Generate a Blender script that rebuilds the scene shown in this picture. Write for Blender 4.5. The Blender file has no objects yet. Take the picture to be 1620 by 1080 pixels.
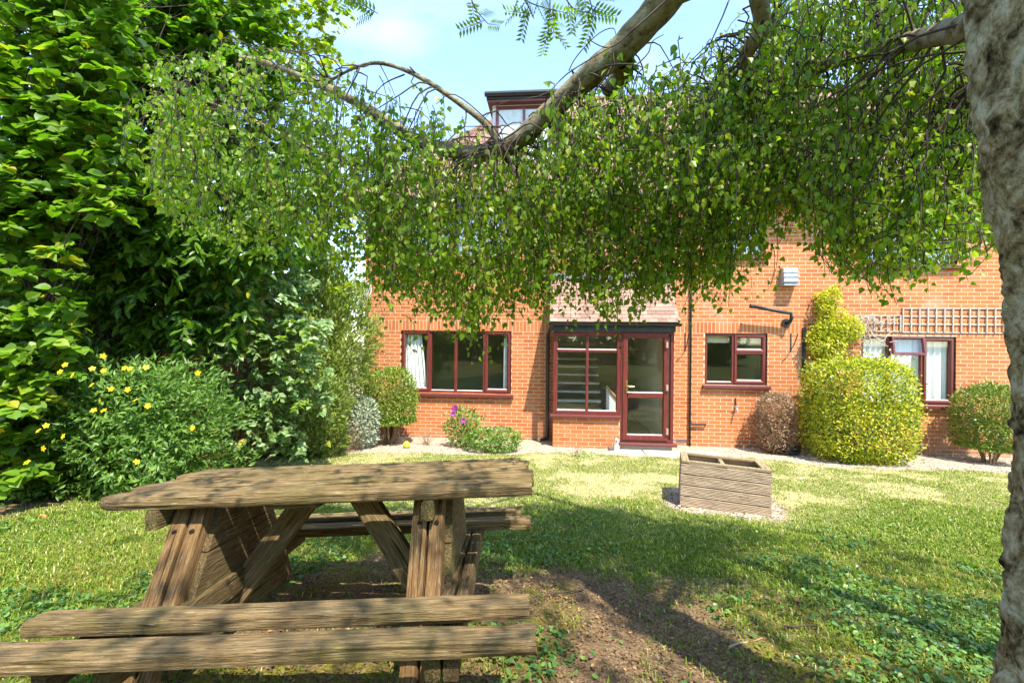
import bpy, math, random
import numpy as np
from mathutils import Vector, Matrix
rnd = random.Random(7)
rng = np.random.default_rng(11)
scn = bpy.context.scene
col = scn.collection
R = math.radians

# ------------------------------------------------------------------ camera
YAW, ROLL, CAMZ, FPX = R(5.0), R(0.6), 2.05, 720.0
Fv = np.array([-math.sin(YAW), math.cos(YAW), 0.0])
Rv = np.array([math.cos(YAW), math.sin(YAW), 0.0])
Uv = np.array([0, 0, 1.0])
CR = math.cos(ROLL) * Rv + math.sin(ROLL) * Uv
CU = -math.sin(ROLL) * Rv + math.cos(ROLL) * Uv
CAM = np.array([0, 0, CAMZ])
cam = bpy.data.cameras.new('camera')
cam.sensor_width = 36.0
cam.lens = FPX / 1620 * 36
cam.clip_start = 0.05
cam.clip_end = 2000
camo = bpy.data.objects.new('camera', cam)
m = Matrix.Identity(4)
for i in range(3):
    m[i][0] = CR[i]; m[i][1] = CU[i]; m[i][2] = -Fv[i]; m[i][3] = CAM[i]
camo.matrix_world = m
col.objects.link(camo)
scn.camera = camo

# ------------------------------------------------------------------ light
SUN = Vector((0.62, -1.0, 2.12)).normalized()          # towards the sun
w = bpy.data.worlds.new('World'); scn.world = w; w.use_nodes = True
nt = w.node_tree; nt.nodes.clear()
out = nt.nodes.new('ShaderNodeOutputWorld'); bg = nt.nodes.new('ShaderNodeBackground')
sky = nt.nodes.new('ShaderNodeTexSky'); sky.sky_type = 'NISHITA'; sky.sun_disc = False
sky.sun_elevation = math.asin(SUN.z); sky.sun_rotation = math.atan2(SUN.x, SUN.y)
sky.air_density = 1.0; sky.dust_density = 0.15; sky.ozone_density = 1.6
tc = nt.nodes.new('ShaderNodeTexCoord'); mp = nt.nodes.new('ShaderNodeMapping'); mp.inputs['Scale'].default_value = (1.2, 1.2, 3.5)
nz = nt.nodes.new('ShaderNodeTexNoise'); nz.inputs['Scale'].default_value = 2.2; nz.inputs['Detail'].default_value = 7; nz.inputs['Roughness'].default_value = .55
cr = nt.nodes.new('ShaderNodeValToRGB'); cr.color_ramp.elements[0].position = .47; cr.color_ramp.elements[1].position = .78
cr.color_ramp.elements[1].color = (.16, .16, .16, 1)
mx = nt.nodes.new('ShaderNodeMixRGB'); mx.inputs['Color2'].default_value = (7.5, 7.8, 8.2, 1)
L = nt.links.new
L(tc.outputs['Generated'], mp.inputs['Vector']); L(mp.outputs['Vector'], nz.inputs['Vector']); L(nz.outputs['Fac'], cr.inputs['Fac'])
L(cr.outputs['Color'], mx.inputs['Fac']); L(sky.outputs['Color'], mx.inputs['Color1']); L(mx.outputs['Color'], bg.inputs['Color'])
bg.inputs['Strength'].default_value = 0.138
L(bg.outputs['Background'], out.inputs['Surface'])
sl = bpy.data.lights.new('sun', 'SUN'); sl.energy = 2.6; sl.angle = R(0.55); sl.color = (1, .95, .86)
so = bpy.data.objects.new('sun', sl); so.rotation_euler = SUN.to_track_quat('Z', 'Y').to_euler(); so.location = (4, -6, 14); col.objects.link(so)
scn.view_settings.view_transform = 'Standard'; scn.view_settings.look = 'None'
scn.view_settings.exposure = 2.12; scn.view_settings.gamma = 1.0; scn.view_settings.use_curve_mapping = False

scn.cycles.max_bounces = 14; scn.cycles.diffuse_bounces = 8; scn.cycles.transmission_bounces = 8; scn.cycles.transparent_max_bounces = 12

# ------------------------------------------------------------------ survey helpers: sight lines to real positions
def ray(px, py):
    return Fv + (px - 810) / FPX * CR + (540 - py) / FPX * CU
def at(px, py, d):
    return CAM + d * ray(px, py)
def on(px, py, Y):
    r = ray(px, py); return CAM + r * (Y / r[1])
def sl2w(s, l):
    return Fv[:2] * s + Rv[:2] * l
def ground_z(x, y):
    s = x * Fv[0] + y * Fv[1]
    a = 0.80 - 0.0875 * s
    b = 0.02 + 0 * s
    k = .12
    h = np.clip(.5 + .5 * (a - b) / k, 0, 1)
    z = b + (a - b) * h + k * h * (1 - h)
    z = z - 0.012 * np.clip(x, 0, 12)
    z = np.where(s < -3, .80 + .0875 * 3 - 0.012 * np.clip(x, 0, 12), z)
    return z + .012 * np.sin(x * 2.1 + .7) * np.sin(y * 1.7 + .2)
def gz(x, y): return float(ground_z(np.float64(x), np.float64(y)))
def on_ground(px, py):
    r = ray(px, py); d = 4.0
    lo, hi = .5, 30.
    for _ in range(50):
        d = (lo + hi) / 2; p = CAM + d * r
        if p[2] > gz(p[0], p[1]): lo = d
        else: hi = d
    return p

# ------------------------------------------------------------------ object helpers
def tag(o, label=None, cat=None, group=None, kind=None):
    if label: o['label'] = label
    if cat: o['category'] = cat
    if group: o['group'] = group
    if kind: o['kind'] = kind
    return o
def thing(name, label, cat, loc=(0, 0, 0), group=None):
    o = bpy.data.objects.new(name, None); col.objects.link(o); o.location = tuple(float(v) for v in loc); o.empty_display_size = .1
    return tag(o, label, cat, group)
def link(name, me, parent=None, mat=None):
    o = bpy.data.objects.new(name, me); col.objects.link(o)
    if mat is not None and len(me.materials) == 0: me.materials.append(mat)
    if parent is not None:
        o.parent = parent
        o.matrix_parent_inverse = PINV(parent)
    return o
def PINV(parent):
    # all builders use world coordinates; the parent's place is undone here
    M = Matrix.Identity(4); p = parent; chain = []
    while p is not None: chain.append(p); p = p.parent
    for p in reversed(chain):
        M = M @ p.matrix_parent_inverse @ Matrix.LocRotScale(p.location, p.rotation_euler, p.scale)
    return M.inverted()
class MB:
    def __init__(s): s.v = []; s.f = []
    def add(s, vs, fs):
        n = len(s.v); s.v += [tuple(map(float, v)) for v in vs]; s.f += [tuple(n + i for i in f) for f in fs]; return s
    def box(s, x0, x1, y0, y1, z0, z1):
        return s.add([(x0, y0, z0), (x1, y0, z0), (x1, y1, z0), (x0, y1, z0), (x0, y0, z1), (x1, y0, z1), (x1, y1, z1), (x0, y1, z1)],
                     [(0, 3, 2, 1), (4, 5, 6, 7), (0, 1, 5, 4), (1, 2, 6, 5), (2, 3, 7, 6), (3, 0, 4, 7)])
    def tube(s, pts, r, n=8, cap=True):
        pts = [Vector(tuple(map(float, p))) for p in pts]
        rr = r if hasattr(r, '__len__') else [r] * len(pts)
        base = len(s.v); up = None
        for i, p in enumerate(pts):
            t = (pts[min(i + 1, len(pts) - 1)] - pts[max(i - 1, 0)]).normalized()
            if up is None: up = t.orthogonal().normalized()
            up = (up - t * up.dot(t)).normalized(); b = t.cross(up)
            for k in range(n):
                a = 2 * math.pi * k / n
                s.v.append(tuple(p + (up * math.cos(a) + b * math.sin(a)) * rr[i]))
        for i in range(len(pts) - 1):
            for k in range(n):
                k2 = (k + 1) % n
                s.f.append((base + i * n + k, base + i * n + k2, base + (i + 1) * n + k2, base + (i + 1) * n + k))
        if cap:
            s.f.append(tuple(base + k for k in reversed(range(n)))); e = base + (len(pts) - 1) * n
            s.f.append(tuple(e + k for k in range(n)))
        return s
    def ring(s, x0, x1, z0, z1, prof):
        """mitred rectangular frame in the xz plane: prof = (inset, y) pairs, closed loop"""
        base = len(s.v); n = len(prof)
        for t, y in prof:
            s.v += [(x0 + t, y, z0 + t), (x1 - t, y, z0 + t), (x1 - t, y, z1 - t), (x0 + t, y, z1 - t)]
        for i in range(n):
            a, b = base + i * 4, base + ((i + 1) % n) * 4
            for k in range(4):
                k2 = (k + 1) % 4
                s.f.append((a + k, a + k2, b + k2, b + k))
        return s
    def lathe(s, c, prof, n=14):
        base = len(s.v)
        for r, z in prof:
            for k in range(n):
                a = 2 * math.pi * k / n; s.v.append((c[0] + r * math.cos(a), c[1] + r * math.sin(a), c[2] + z))
        for i in range(len(prof) - 1):
            for k in range(n):
                k2 = (k + 1) % n; s.f.append((base + i * n + k, base + i * n + k2, base + (i + 1) * n + k2, base + (i + 1) * n + k))
        return s
    def mesh(s, name):
        me = bpy.data.meshes.new(name); me.from_pydata(s.v, [], s.f); me.update(); return me
    def build(s, name, mat, parent=None, bevel=0, smooth=False):
        me = s.mesh(name); o = link(name, me, parent, mat)
        if smooth: me.polygons.foreach_set('use_smooth', [True] * len(me.polygons))
        if bevel:
            b = o.modifiers.new('bevel', 'BEVEL'); b.width = bevel; b.segments = 2; b.limit_method = 'ANGLE'
        return o
def np_mesh(name, V, faces, tone=None, smooth=False):
    """V (n,3); faces: list of int arrays (k,3) or (k,4)"""
    me = bpy.data.meshes.new(name)
    V = np.ascontiguousarray(V, dtype=np.float32)
    loops = np.concatenate([f.ravel() for f in faces]).astype(np.int32)
    tot = np.concatenate([np.full(len(f), f.shape[1], np.int32) for f in faces])
    st = np.concatenate([[0], np.cumsum(tot)[:-1]]).astype(np.int32)
    me.vertices.add(len(V)); me.vertices.foreach_set('co', V.ravel())
    me.loops.add(len(loops)); me.loops.foreach_set('vertex_index', loops)
    me.polygons.add(len(tot)); me.polygons.foreach_set('loop_start', st); me.polygons.foreach_set('loop_total', tot)
    me.polygons.foreach_set('use_smooth', np.full(len(tot), bool(smooth)))
    if tone is not None:
        a = me.attributes.new('tone', 'FLOAT', 'POINT'); a.data.foreach_set('value', np.ascontiguousarray(tone, dtype=np.float32))
    me.update(calc_edges=True); return me
def tubes(polys, sides=4):
    V = []; Fq = []; off = 0
    for pts, rad in polys:
        pts = np.asarray(pts, float); n = len(pts)
        t = np.gradient(pts, axis=0); t /= np.linalg.norm(t, axis=1)[:, None] + 1e-9
        ref = np.where(np.abs(t[:, 2:3]) > .8, np.array([[1., 0, 0]]), np.array([[0, 0, 1.]]))
        if np.abs(t[:, 2]).max() > .8 and np.abs(t[:, 2]).min() < .8: ref = np.tile(np.array([[.6, .75, .28]]), (n, 1))
        u = np.cross(t, ref); u /= np.linalg.norm(u, axis=1)[:, None] + 1e-9; b = np.cross(t, u)
        ang = np.arange(sides) * 2 * np.pi / sides
        ringv = pts[:, None, :] + np.asarray(rad, float).reshape(-1, 1, 1) * (np.cos(ang)[None, :, None] * u[:, None, :] + np.sin(ang)[None, :, None] * b[:, None, :])
        V.append(ringv.reshape(-1, 3))
        i = np.arange(n - 1)[:, None] * sides; k = np.arange(sides)[None, :]; k2 = (k + 1) % sides
        Fq.append((off + np.stack([i + k, i + k2, i + sides + k2, i + sides + k], -1)).reshape(-1, 4)); off += n * sides
    return np.concatenate(V), np.concatenate(Fq)

# ------------------------------------------------------------------ materials
MATS = {}
def nodes(name):
    mt = bpy.data.materials.new(name); mt.use_nodes = True; n = mt.node_tree
    b = n.nodes['Principled BSDF']; MATS[name] = mt
    return mt, n, b
def mk(n, typ, **kw):
    nd = n.nodes.new(typ)
    for k, v in kw.items():
        if k in nd.inputs: nd.inputs[k].default_value = v
        else: setattr(nd, k, v)
    return nd
def ramp(n, pts):
    r = n.nodes.new('ShaderNodeValToRGB'); e = r.color_ramp.elements
    while len(e) < len(pts): e.new(.5)
    for i, (p, c) in enumerate(pts): e[i].position = p; e[i].color = (*c, 1)
    return r
def plain(name, c, rough=.6, metal=0, var=.12, scale=14, bump=.0, spec=.5):
    mt, n, b = nodes(name); l = n.links.new
    tcn = mk(n, 'ShaderNodeTexCoord'); nzn = mk(n, 'ShaderNodeTexNoise', Scale=scale, Detail=5.0)
    l(tcn.outputs['Object'], nzn.inputs['Vector'])
    lo = tuple(x * (1 - var) for x in c); hi = tuple(min(1, x * (1 + var)) for x in c)
    r = ramp(n, [(.3, lo), (.7, hi)]); l(nzn.outputs['Fac'], r.inputs['Fac']); l(r.outputs['Color'], b.inputs['Base Color'])
    b.inputs['Roughness'].default_value = rough; b.inputs['Metallic'].default_value = metal; b.inputs['Specular IOR Level'].default_value = spec
    if bump:
        bp = mk(n, 'ShaderNodeBump', Strength=bump, Distance=.01); l(nzn.outputs['Fac'], bp.inputs['Height']); l(bp.outputs['Normal'], b.inputs['Normal'])
    return mt
def leafmat(name, stops, rough=.45, trans=.35, spec=.4, tmul=(1.25, 1.5, .5)):
    mt, n, b = nodes(name); l = n.links.new
    a = mk(n, 'ShaderNodeAttribute', attribute_name='tone'); r = ramp(n, stops); l(a.outputs['Fac'], r.inputs['Fac'])
    l(r.outputs['Color'], b.inputs['Base Color']); b.inputs['Roughness'].default_value = rough; b.inputs['Specular IOR Level'].default_value = spec
    tr = mk(n, 'ShaderNodeBsdfTranslucent'); mu = mk(n, 'ShaderNodeMixRGB', blend_type='MULTIPLY'); mu.inputs['Fac'].default_value = 1
    mu.inputs['Color2'].default_value = (*tmul, 1); l(r.outputs['Color'], mu.inputs['Color1']); l(mu.outputs['Color'], tr.inputs['Color'])
    ms = mk(n, 'ShaderNodeMixShader'); ms.inputs['Fac'].default_value = trans
    l(b.outputs['BSDF'], ms.inputs[1]); l(tr.outputs['BSDF'], ms.inputs[2]); l(ms.outputs['Shader'], n.nodes['Material Output'].inputs['Surface'])
    return mt
def brickmat():
    mt, n, b = nodes('brick'); l = n.links.new
    a = mk(n, 'ShaderNodeAttribute', attribute_name='tone')
    r = ramp(n, [(0, (.30, .085, .032)), (.25, (.42, .128, .042)), (.6, (.49, .156, .048)), (.85, (.49, .175, .060)), (1, (.42, .19, .09))])
    g = mk(n, 'ShaderNodeNewGeometry'); nz1 = mk(n, 'ShaderNodeTexNoise', Scale=38.0, Detail=5.0); nz2 = mk(n, 'ShaderNodeTexNoise', Scale=1.3, Detail=4.0)
    l(g.outputs['Position'], nz1.inputs['Vector']); l(g.outputs['Position'], nz2.inputs['Vector'])
    ad = mk(n, 'ShaderNodeMath', operation='MULTIPLY_ADD'); ad.inputs[1].default_value = .5; ad.inputs[2].default_value = -.25
    l(nz1.outputs['Fac'], ad.inputs[0]); ad2 = mk(n, 'ShaderNodeMath', operation='ADD'); l(a.outputs['Fac'], ad2.inputs[0]); l(ad.outputs[0], ad2.inputs[1])
    l(ad2.outputs[0], r.inputs['Fac'])
    r2 = ramp(n, [(.58, (0, 0, 0)), (.75, (.45, .45, .45))]); l(nz2.outputs['Fac'], r2.inputs['Fac'])
    mxn = mk(n, 'ShaderNodeMixRGB'); mxn.inputs['Color2'].default_value = (.58, .36, .25, 1); l(r2.outputs['Color'], mxn.inputs['Fac']); l(r.outputs['Color'], mxn.inputs['Color1'])
    # damp and splashed soil at the foot of the wall
    sx_ = mk(n, 'ShaderNodeSeparateXYZ'); l(g.outputs['Position'], sx_.inputs[0]); nz3 = mk(n, 'ShaderNodeTexNoise', Scale=3.5, Detail=6.0); l(g.outputs['Position'], nz3.inputs['Vector'])
    m1 = mk(n, 'ShaderNodeMath', operation='MULTIPLY_ADD'); m1.inputs[1].default_value = -2.4; m1.inputs[2].default_value = .25; l(sx_.outputs['Z'], m1.inputs[0])
    m2 = mk(n, 'ShaderNodeMath', operation='ADD'); l(m1.outputs[0], m2.inputs[0]); l(nz3.outputs['Fac'], m2.inputs[1]); r5 = ramp(n, [(.42, (0, 0, 0)), (.75, (.7, .7, .7))]); l(m2.outputs[0], r5.inputs['Fac'])
    mxd = mk(n, 'ShaderNodeMixRGB'); mxd.inputs['Color2'].default_value = (.27, .17, .10, 1); l(r5.outputs['Color'], mxd.inputs['Fac']); l(mxn.outputs['Color'], mxd.inputs['Color1']); mxn = mxd
    l(mxn.outputs['Color'], b.inputs['Base Color']); b.inputs['Roughness'].default_value = .85; b.inputs['Specular IOR Level'].default_value = .25
    bp = mk(n, 'ShaderNodeBump', Strength=.18, Distance=.003); l(nz1.outputs['Fac'], bp.inputs['Height']); l(bp.outputs['Normal'], b.inputs['Normal'])
    return mt
def tilemat(name, c0, c1, c2):
    mt, n, b = nodes(name); l = n.links.new
    a = mk(n, 'ShaderNodeAttribute', attribute_name='tone'); g = mk(n, 'ShaderNodeNewGeometry'); nz1 = mk(n, 'ShaderNodeTexNoise', Scale=22.0, Detail=6.0)
    l(g.outputs['Position'], nz1.inputs['Vector'])
    ad = mk(n, 'ShaderNodeMath', operation='MULTIPLY_ADD'); ad.inputs[1].default_value = .7; ad.inputs[2].default_value = -.35; l(nz1.outputs['Fac'], ad.inputs[0])
    ad2 = mk(n, 'ShaderNodeMath', operation='ADD'); l(a.outputs['Fac'], ad2.inputs[0]); l(ad.outputs[0], ad2.inputs[1])
    r = ramp(n, [(0, c0), (.5, c1), (1, c2)]); l(ad2.outputs[0], r.inputs['Fac']); l(r.outputs['Color'], b.inputs['Base Color']); b.inputs['Roughness'].default_value = .85
    return mt
def woodmat(name, dark, mid, light, moss=.5, axis='X', grain=1.0, mosscol=(.10, .11, .015), pale=(.50, .40, .23), crack=.85, fleck=.55):
    """weathered timber: grain drawn along the local axis of each piece"""
    mt, n, b = nodes(name); l = n.links.new
    tcn = mk(n, 'ShaderNodeTexCoord'); mpn = mk(n, 'ShaderNodeMapping')
    oi = mk(n, 'ShaderNodeObjectInfo'); sc = {'X': (7, 130, 130), 'Y': (130, 7, 130), 'Z': (130, 130, 7)}[axis]
    mpn.inputs['Scale'].default_value = tuple(v * grain for v in sc)
    av = mk(n, 'ShaderNodeVectorMath', operation='ADD'); mu = mk(n, 'ShaderNodeMath', operation='MULTIPLY'); mu.inputs[1].default_value = 37.0
    l(oi.outputs['Random'], mu.inputs[0]); cx = mk(n, 'ShaderNodeCombineXYZ')
    for k in 'XYZ': l(mu.outputs[0], cx.inputs[k])
    l(tcn.outputs['Object'], av.inputs[0]); l(cx.outputs[0], av.inputs[1]); l(av.outputs[0], mpn.inputs['Vector'])
    g1 = mk(n, 'ShaderNodeTexNoise', Scale=1.0, Detail=8.0, Roughness=.65, Distortion=.35); l(mpn.outputs[0], g1.inputs['Vector'])
    r = ramp(n, [(.30, dark), (.46, mid), (.60, light), (.76, pale)]); l(g1.outputs['Fac'], r.inputs['Fac'])
    big = mk(n, 'ShaderNodeTexNoise', Scale=3.2, Detail=6.0); l(av.outputs[0], big.inputs['Vector'])
    r2 = ramp(n, [(.62 - .2 * moss, (0, 0, 0)), (.80 - .15 * moss, (.85, .85, .85))]); l(big.outputs['Fac'], r2.inputs['Fac'])
    mxn = mk(n, 'ShaderNodeMixRGB'); mxn.inputs['Color2'].default_value = (*mosscol, 1); mf = mk(n, 'ShaderNodeMath', operation='MULTIPLY'); mf.inputs[1].default_value = moss
    l(r2.outputs['Color'], mf.inputs[0]); l(mf.outputs[0], mxn.inputs['Fac']); l(r.outputs['Color'], mxn.inputs['Color1'])
    mp3 = mk(n, 'ShaderNodeMapping'); mp3.inputs['Scale'].default_value = tuple(v * grain * (1.5 if v > 10 else 2.6) for v in sc); l(av.outputs[0], mp3.inputs['Vector'])
    sp = mk(n, 'ShaderNodeTexNoise', Scale=1.0, Detail=3.0); l(mp3.outputs[0], sp.inputs['Vector'])
    r3 = ramp(n, [(.60, (0, 0, 0)), (.70, (fleck, fleck, fleck))]); l(sp.outputs['Fac'], r3.inputs['Fac'])
    mx2 = mk(n, 'ShaderNodeMixRGB'); mx2.inputs['Color2'].default_value = (.44, .37, .24, 1); l(r3.outputs['Color'], mx2.inputs['Fac']); l(mxn.outputs['Color'], mx2.inputs['Color1'])
    mp2 = mk(n, 'ShaderNodeMapping'); mp2.inputs['Scale'].default_value = tuple(v * grain * (.7 if v > 10 else .5) for v in sc); l(av.outputs[0], mp2.inputs['Vector'])
    ck_ = mk(n, 'ShaderNodeTexNoise', Scale=1.0, Detail=4.0, Roughness=.5, Distortion=.8); l(mp2.outputs[0], ck_.inputs['Vector'])
    r4 = ramp(n, [(.33, (.22, .20, .18)), (.385, (1, 1, 1))]); l(ck_.outputs['Fac'], r4.inputs['Fac']); mx3 = mk(n, 'ShaderNodeMixRGB', blend_type='MULTIPLY'); mx3.inputs['Fac'].default_value = crack
    l(mx2.outputs['Color'], mx3.inputs['Color1']); l(r4.outputs['Color'], mx3.inputs['Color2']); mx2 = mx3
    l(mx2.outputs['Color'], b.inputs['Base Color']); b.inputs['Roughness'].default_value = .88; b.inputs['Specular IOR Level'].default_value = .2
    bp = mk(n, 'ShaderNodeBump', Strength=1.0, Distance=.016); l(g1.outputs['Fac'], bp.inputs['Height']); l(bp.outputs['Normal'], b.inputs['Normal'])
    return mt
def glassmat():
    mt, n, b = nodes('window_glass'); l = n.links.new
    t = mk(n, 'ShaderNodeBsdfTransparent'); t.inputs['Color'].default_value = (.94, .97, .95, 1)
    g = mk(n, 'ShaderNodeBsdfGlossy'); g.inputs['Roughness'].default_value = .01; g.inputs['Color'].default_value = (.9, .95, .92, 1)
    lw = mk(n, 'ShaderNodeLayerWeight'); lw.inputs['Blend'].default_value = .5; pw_ = mk(n, 'ShaderNodeMath', operation='POWER'); pw_.inputs[1].default_value = 4.0; l(lw.outputs['Facing'], pw_.inputs[0])
    ad = mk(n, 'ShaderNodeMath', operation='MULTIPLY_ADD'); ad.inputs[1].default_value = .85; ad.inputs[2].default_value = .09; l(pw_.outputs[0], ad.inputs[0]); ms = mk(n, 'ShaderNodeMixShader'); l(ad.outputs[0], ms.inputs[0]); l(t.outputs[0], ms.inputs[1]); l(g.outputs[0], ms.inputs[2])
    l(ms.outputs[0], n.nodes['Material Output'].inputs['Surface']); return mt
def barkmat(name, c0, c1, c2, c3, scale=9, disp=.012, stretch=(1, 1, .35)):
    mt, n, b = nodes(name); l = n.links.new
    tcn = mk(n, 'ShaderNodeNewGeometry'); mpn = mk(n, 'ShaderNodeMapping'); mpn.inputs['Scale'].default_value = stretch; l(tcn.outputs['Position'], mpn.inputs['Vector'])
    a = mk(n, 'ShaderNodeTexNoise', Scale=float(scale), Detail=9.0, Roughness=.68, Distortion=.6); l(mpn.outputs[0], a.inputs['Vector'])
    v = mk(n, 'ShaderNodeTexNoise', Scale=float(scale) * 4.5, Detail=6.0, Roughness=.7); l(mpn.outputs[0], v.inputs['Vector'])
    ad = mk(n, 'ShaderNodeMath', operation='MULTIPLY_ADD'); ad.inputs[1].default_value = .45; l(v.outputs['Fac'], ad.inputs[0]); 
    sb = mk(n, 'ShaderNodeMath', operation='SUBTRACT'); sb.inputs[1].default_value = .22; l(a.outputs['Fac'], sb.inputs[0]); l(sb.outputs[0], ad.inputs[2])
    r = ramp(n, [(.31, c0), (.40, c1), (.51, c2), (.64, c3)]); l(ad.outputs[0], r.inputs['Fac']); l(r.outputs['Color'], b.inputs['Base Color'])
    b.inputs['Roughness'].default_value = .9; b.inputs['Specular IOR Level'].default_value = .2
    bp = mk(n, 'ShaderNodeBump', Strength=.9, Distance=disp); l(ad.outputs[0], bp.inputs['Height']); l(bp.outputs['Normal'], b.inputs['Normal'])
    return mt
M_brick = brickmat()
M_mortar = plain('mortar', (.56, .43, .27), .95, var=.15, scale=30, spec=.1)
M_upvc = woodmat('rosewood_upvc', (.085, .016, .014), (.125, .024, .020), (.17, .035, .028), moss=0, axis='Z', grain=.5, crack=0., fleck=0., pale=(.21, .05, .04))
for nn in M_upvc.node_tree.nodes:
    if nn.type == 'BSDF_PRINCIPLED': nn.inputs['Roughness'].default_value = .32; nn.inputs['Specular IOR Level'].default_value = .5
    if nn.type == 'BUMP': nn.inputs['Strength'].default_value = .08
M_sill = plain('sill_upvc', (.13, .035, .032), .35)
M_white = plain('white_paint', (.72, .71, .66), .5, var=.05)
M_highlight_bead = plain('highlight_bead', (.55, .50, .44), .4, var=.05)  # cream colour stands in for the bright highlight on the bottom rail
M_black = plain('black_plastic', (.018, .019, .021), .35, var=.25)
M_fascia = plain('black_fascia', (.030, .035, .038), .45, var=.3)
M_steel = plain('galvanised_steel', (.38, .41, .42), .45, metal=.3, var=.2)
M_iron = plain('black_iron', (.02, .018, .017), .5)
M_brass = plain('brass', (.60, .42, .14), .28, metal=.9)
M_hinge = plain('hinge_cover', (.42, .24, .20), .35)
M_room = plain('room_plaster', (.56, .55, .48), .9, var=.05)
M_carpet = plain('carpet', (.13, .115, .10), .95)
M_glass = glassmat()
M_curtain = plain('net_curtain', (.82, .83, .80), .9, var=.03)
M_tile = tilemat('clay_tile', (.16, .08, .052), (.30, .165, .115), (.38, .235, .17))
M_ptile = tilemat('porch_tile', (.16, .085, .058), (.29, .165, .115), (.36, .23, .165))
M_air = plain('blue_brick', (.13, .10, .10), .8)
M_dish = plain('dish_grey', (.33, .34, .38), .45, var=.08)
M_wood_t = woodmat('table_timber', (.075, .045, .020), (.190, .122, .050), (.285, .198, .092), moss=.5, pale=(.46, .36, .20), fleck=.5)
M_wood_v = woodmat('table_timber_upright', (.070, .036, .014), (.170, .092, .034), (.26, .155, .062), moss=.3, axis='Z', pale=(.42, .30, .16))
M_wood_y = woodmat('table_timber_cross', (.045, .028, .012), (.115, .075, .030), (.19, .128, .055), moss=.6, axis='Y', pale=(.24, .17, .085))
M_deck = woodmat('planter_timber', (.30, .205, .125), (.47, .345, .225), (.56, .43, .30), moss=.0, pale=(.64, .53, .40), crack=.25, fleck=.25)
M_deck_y = woodmat('planter_timber_side', (.16, .11, .05), (.29, .21, .11), (.38, .29, .16), moss=.3, axis='Y', pale=(.5, .4, .27))
M_trellis = plain('trellis_wood', (.42, .36, .30), .85, var=.2, scale=30)
M_fence = woodmat('fence_board', (.10, .045, .018), (.20, .095, .036), (.30, .15, .06), moss=.2, axis='Z', pale=(.36, .2, .09))
M_slab = plain('concrete_slab', (.42, .38, .31), .95, var=.16, scale=9, bump=.25)
M_birch = barkmat('birch_bark', (.014, .010, .005), (.12, .085, .036), (.37, .30, .155), (.66, .60, .42), 15, .05, (1, 1, .8))
M_limb = barkmat('birch_limb_bark', (.035, .028, .016), (.13, .10, .05), (.25, .20, .11), (.30, .29, .20), 16, .012, (1, 1, 1))
M_twig = plain('twig_bark', (.055, .034, .02), .8, var=.3, scale=40)
M_stem = plain('shrub_stem', (.20, .125, .065), .85, var=.3, scale=25)
M_dead = plain('dead_stem', (.34, .22, .14), .9, var=.25, scale=25)
M_pale = plain('dead_vine', (.52, .45, .36), .9, var=.15, scale=25)
M_trunk = barkmat('dark_bark', (.02, .014, .008), (.06, .045, .025), (.12, .09, .05), (.17, .13, .08), 10, .01, (1, 1, .25))
# ================================================================== GROUND
def vnoise(x, y, sc, seed=0):
    xs, ys = x * sc + seed * 17.3, y * sc + seed * 9.1
    xi, yi = np.floor(xs), np.floor(ys); fx, fy = xs - xi, ys - yi
    fx = fx * fx * (3 - 2 * fx); fy = fy * fy * (3 - 2 * fy)
    h = lambda a, b: np.modf(np.abs(np.sin(a * 127.1 + b * 311.7 + seed * 74.7) * 43758.5453))[0]
    return (h(xi, yi) * (1 - fx) + h(xi + 1, yi) * fx) * (1 - fy) + (h(xi, yi + 1) * (1 - fx) + h(xi + 1, yi + 1) * fx) * fy
def fbm(x, y, sc, seed=0, o=4):
    t = 0; a = .5
    for k in range(o): t = t + a * vnoise(x, y, sc * 2 ** k, seed + k); a *= .5
    return t / (1 - .5 ** o)
BED_S = [0, 3.75, 4.5, 6.08, 6.97, 7.8, 8.8, 12]; BED_L = [-4.0, -4.22, -4.45, -4.73, -3.97, -3.36, -2.7, -2.4]
PLC = np.array([1.746, 4.69]); PLX = np.array([.945, -.323]); PLX /= np.linalg.norm(PLX); PLY = np.array([-PLX[1], PLX[0]])
PW, PD, PH = .835, .617, .485
def smooth(e0, e1, v):
    t = np.clip((v - e0) / (e1 - e0), 0, 1); return t * t * (3 - 2 * t)
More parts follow.
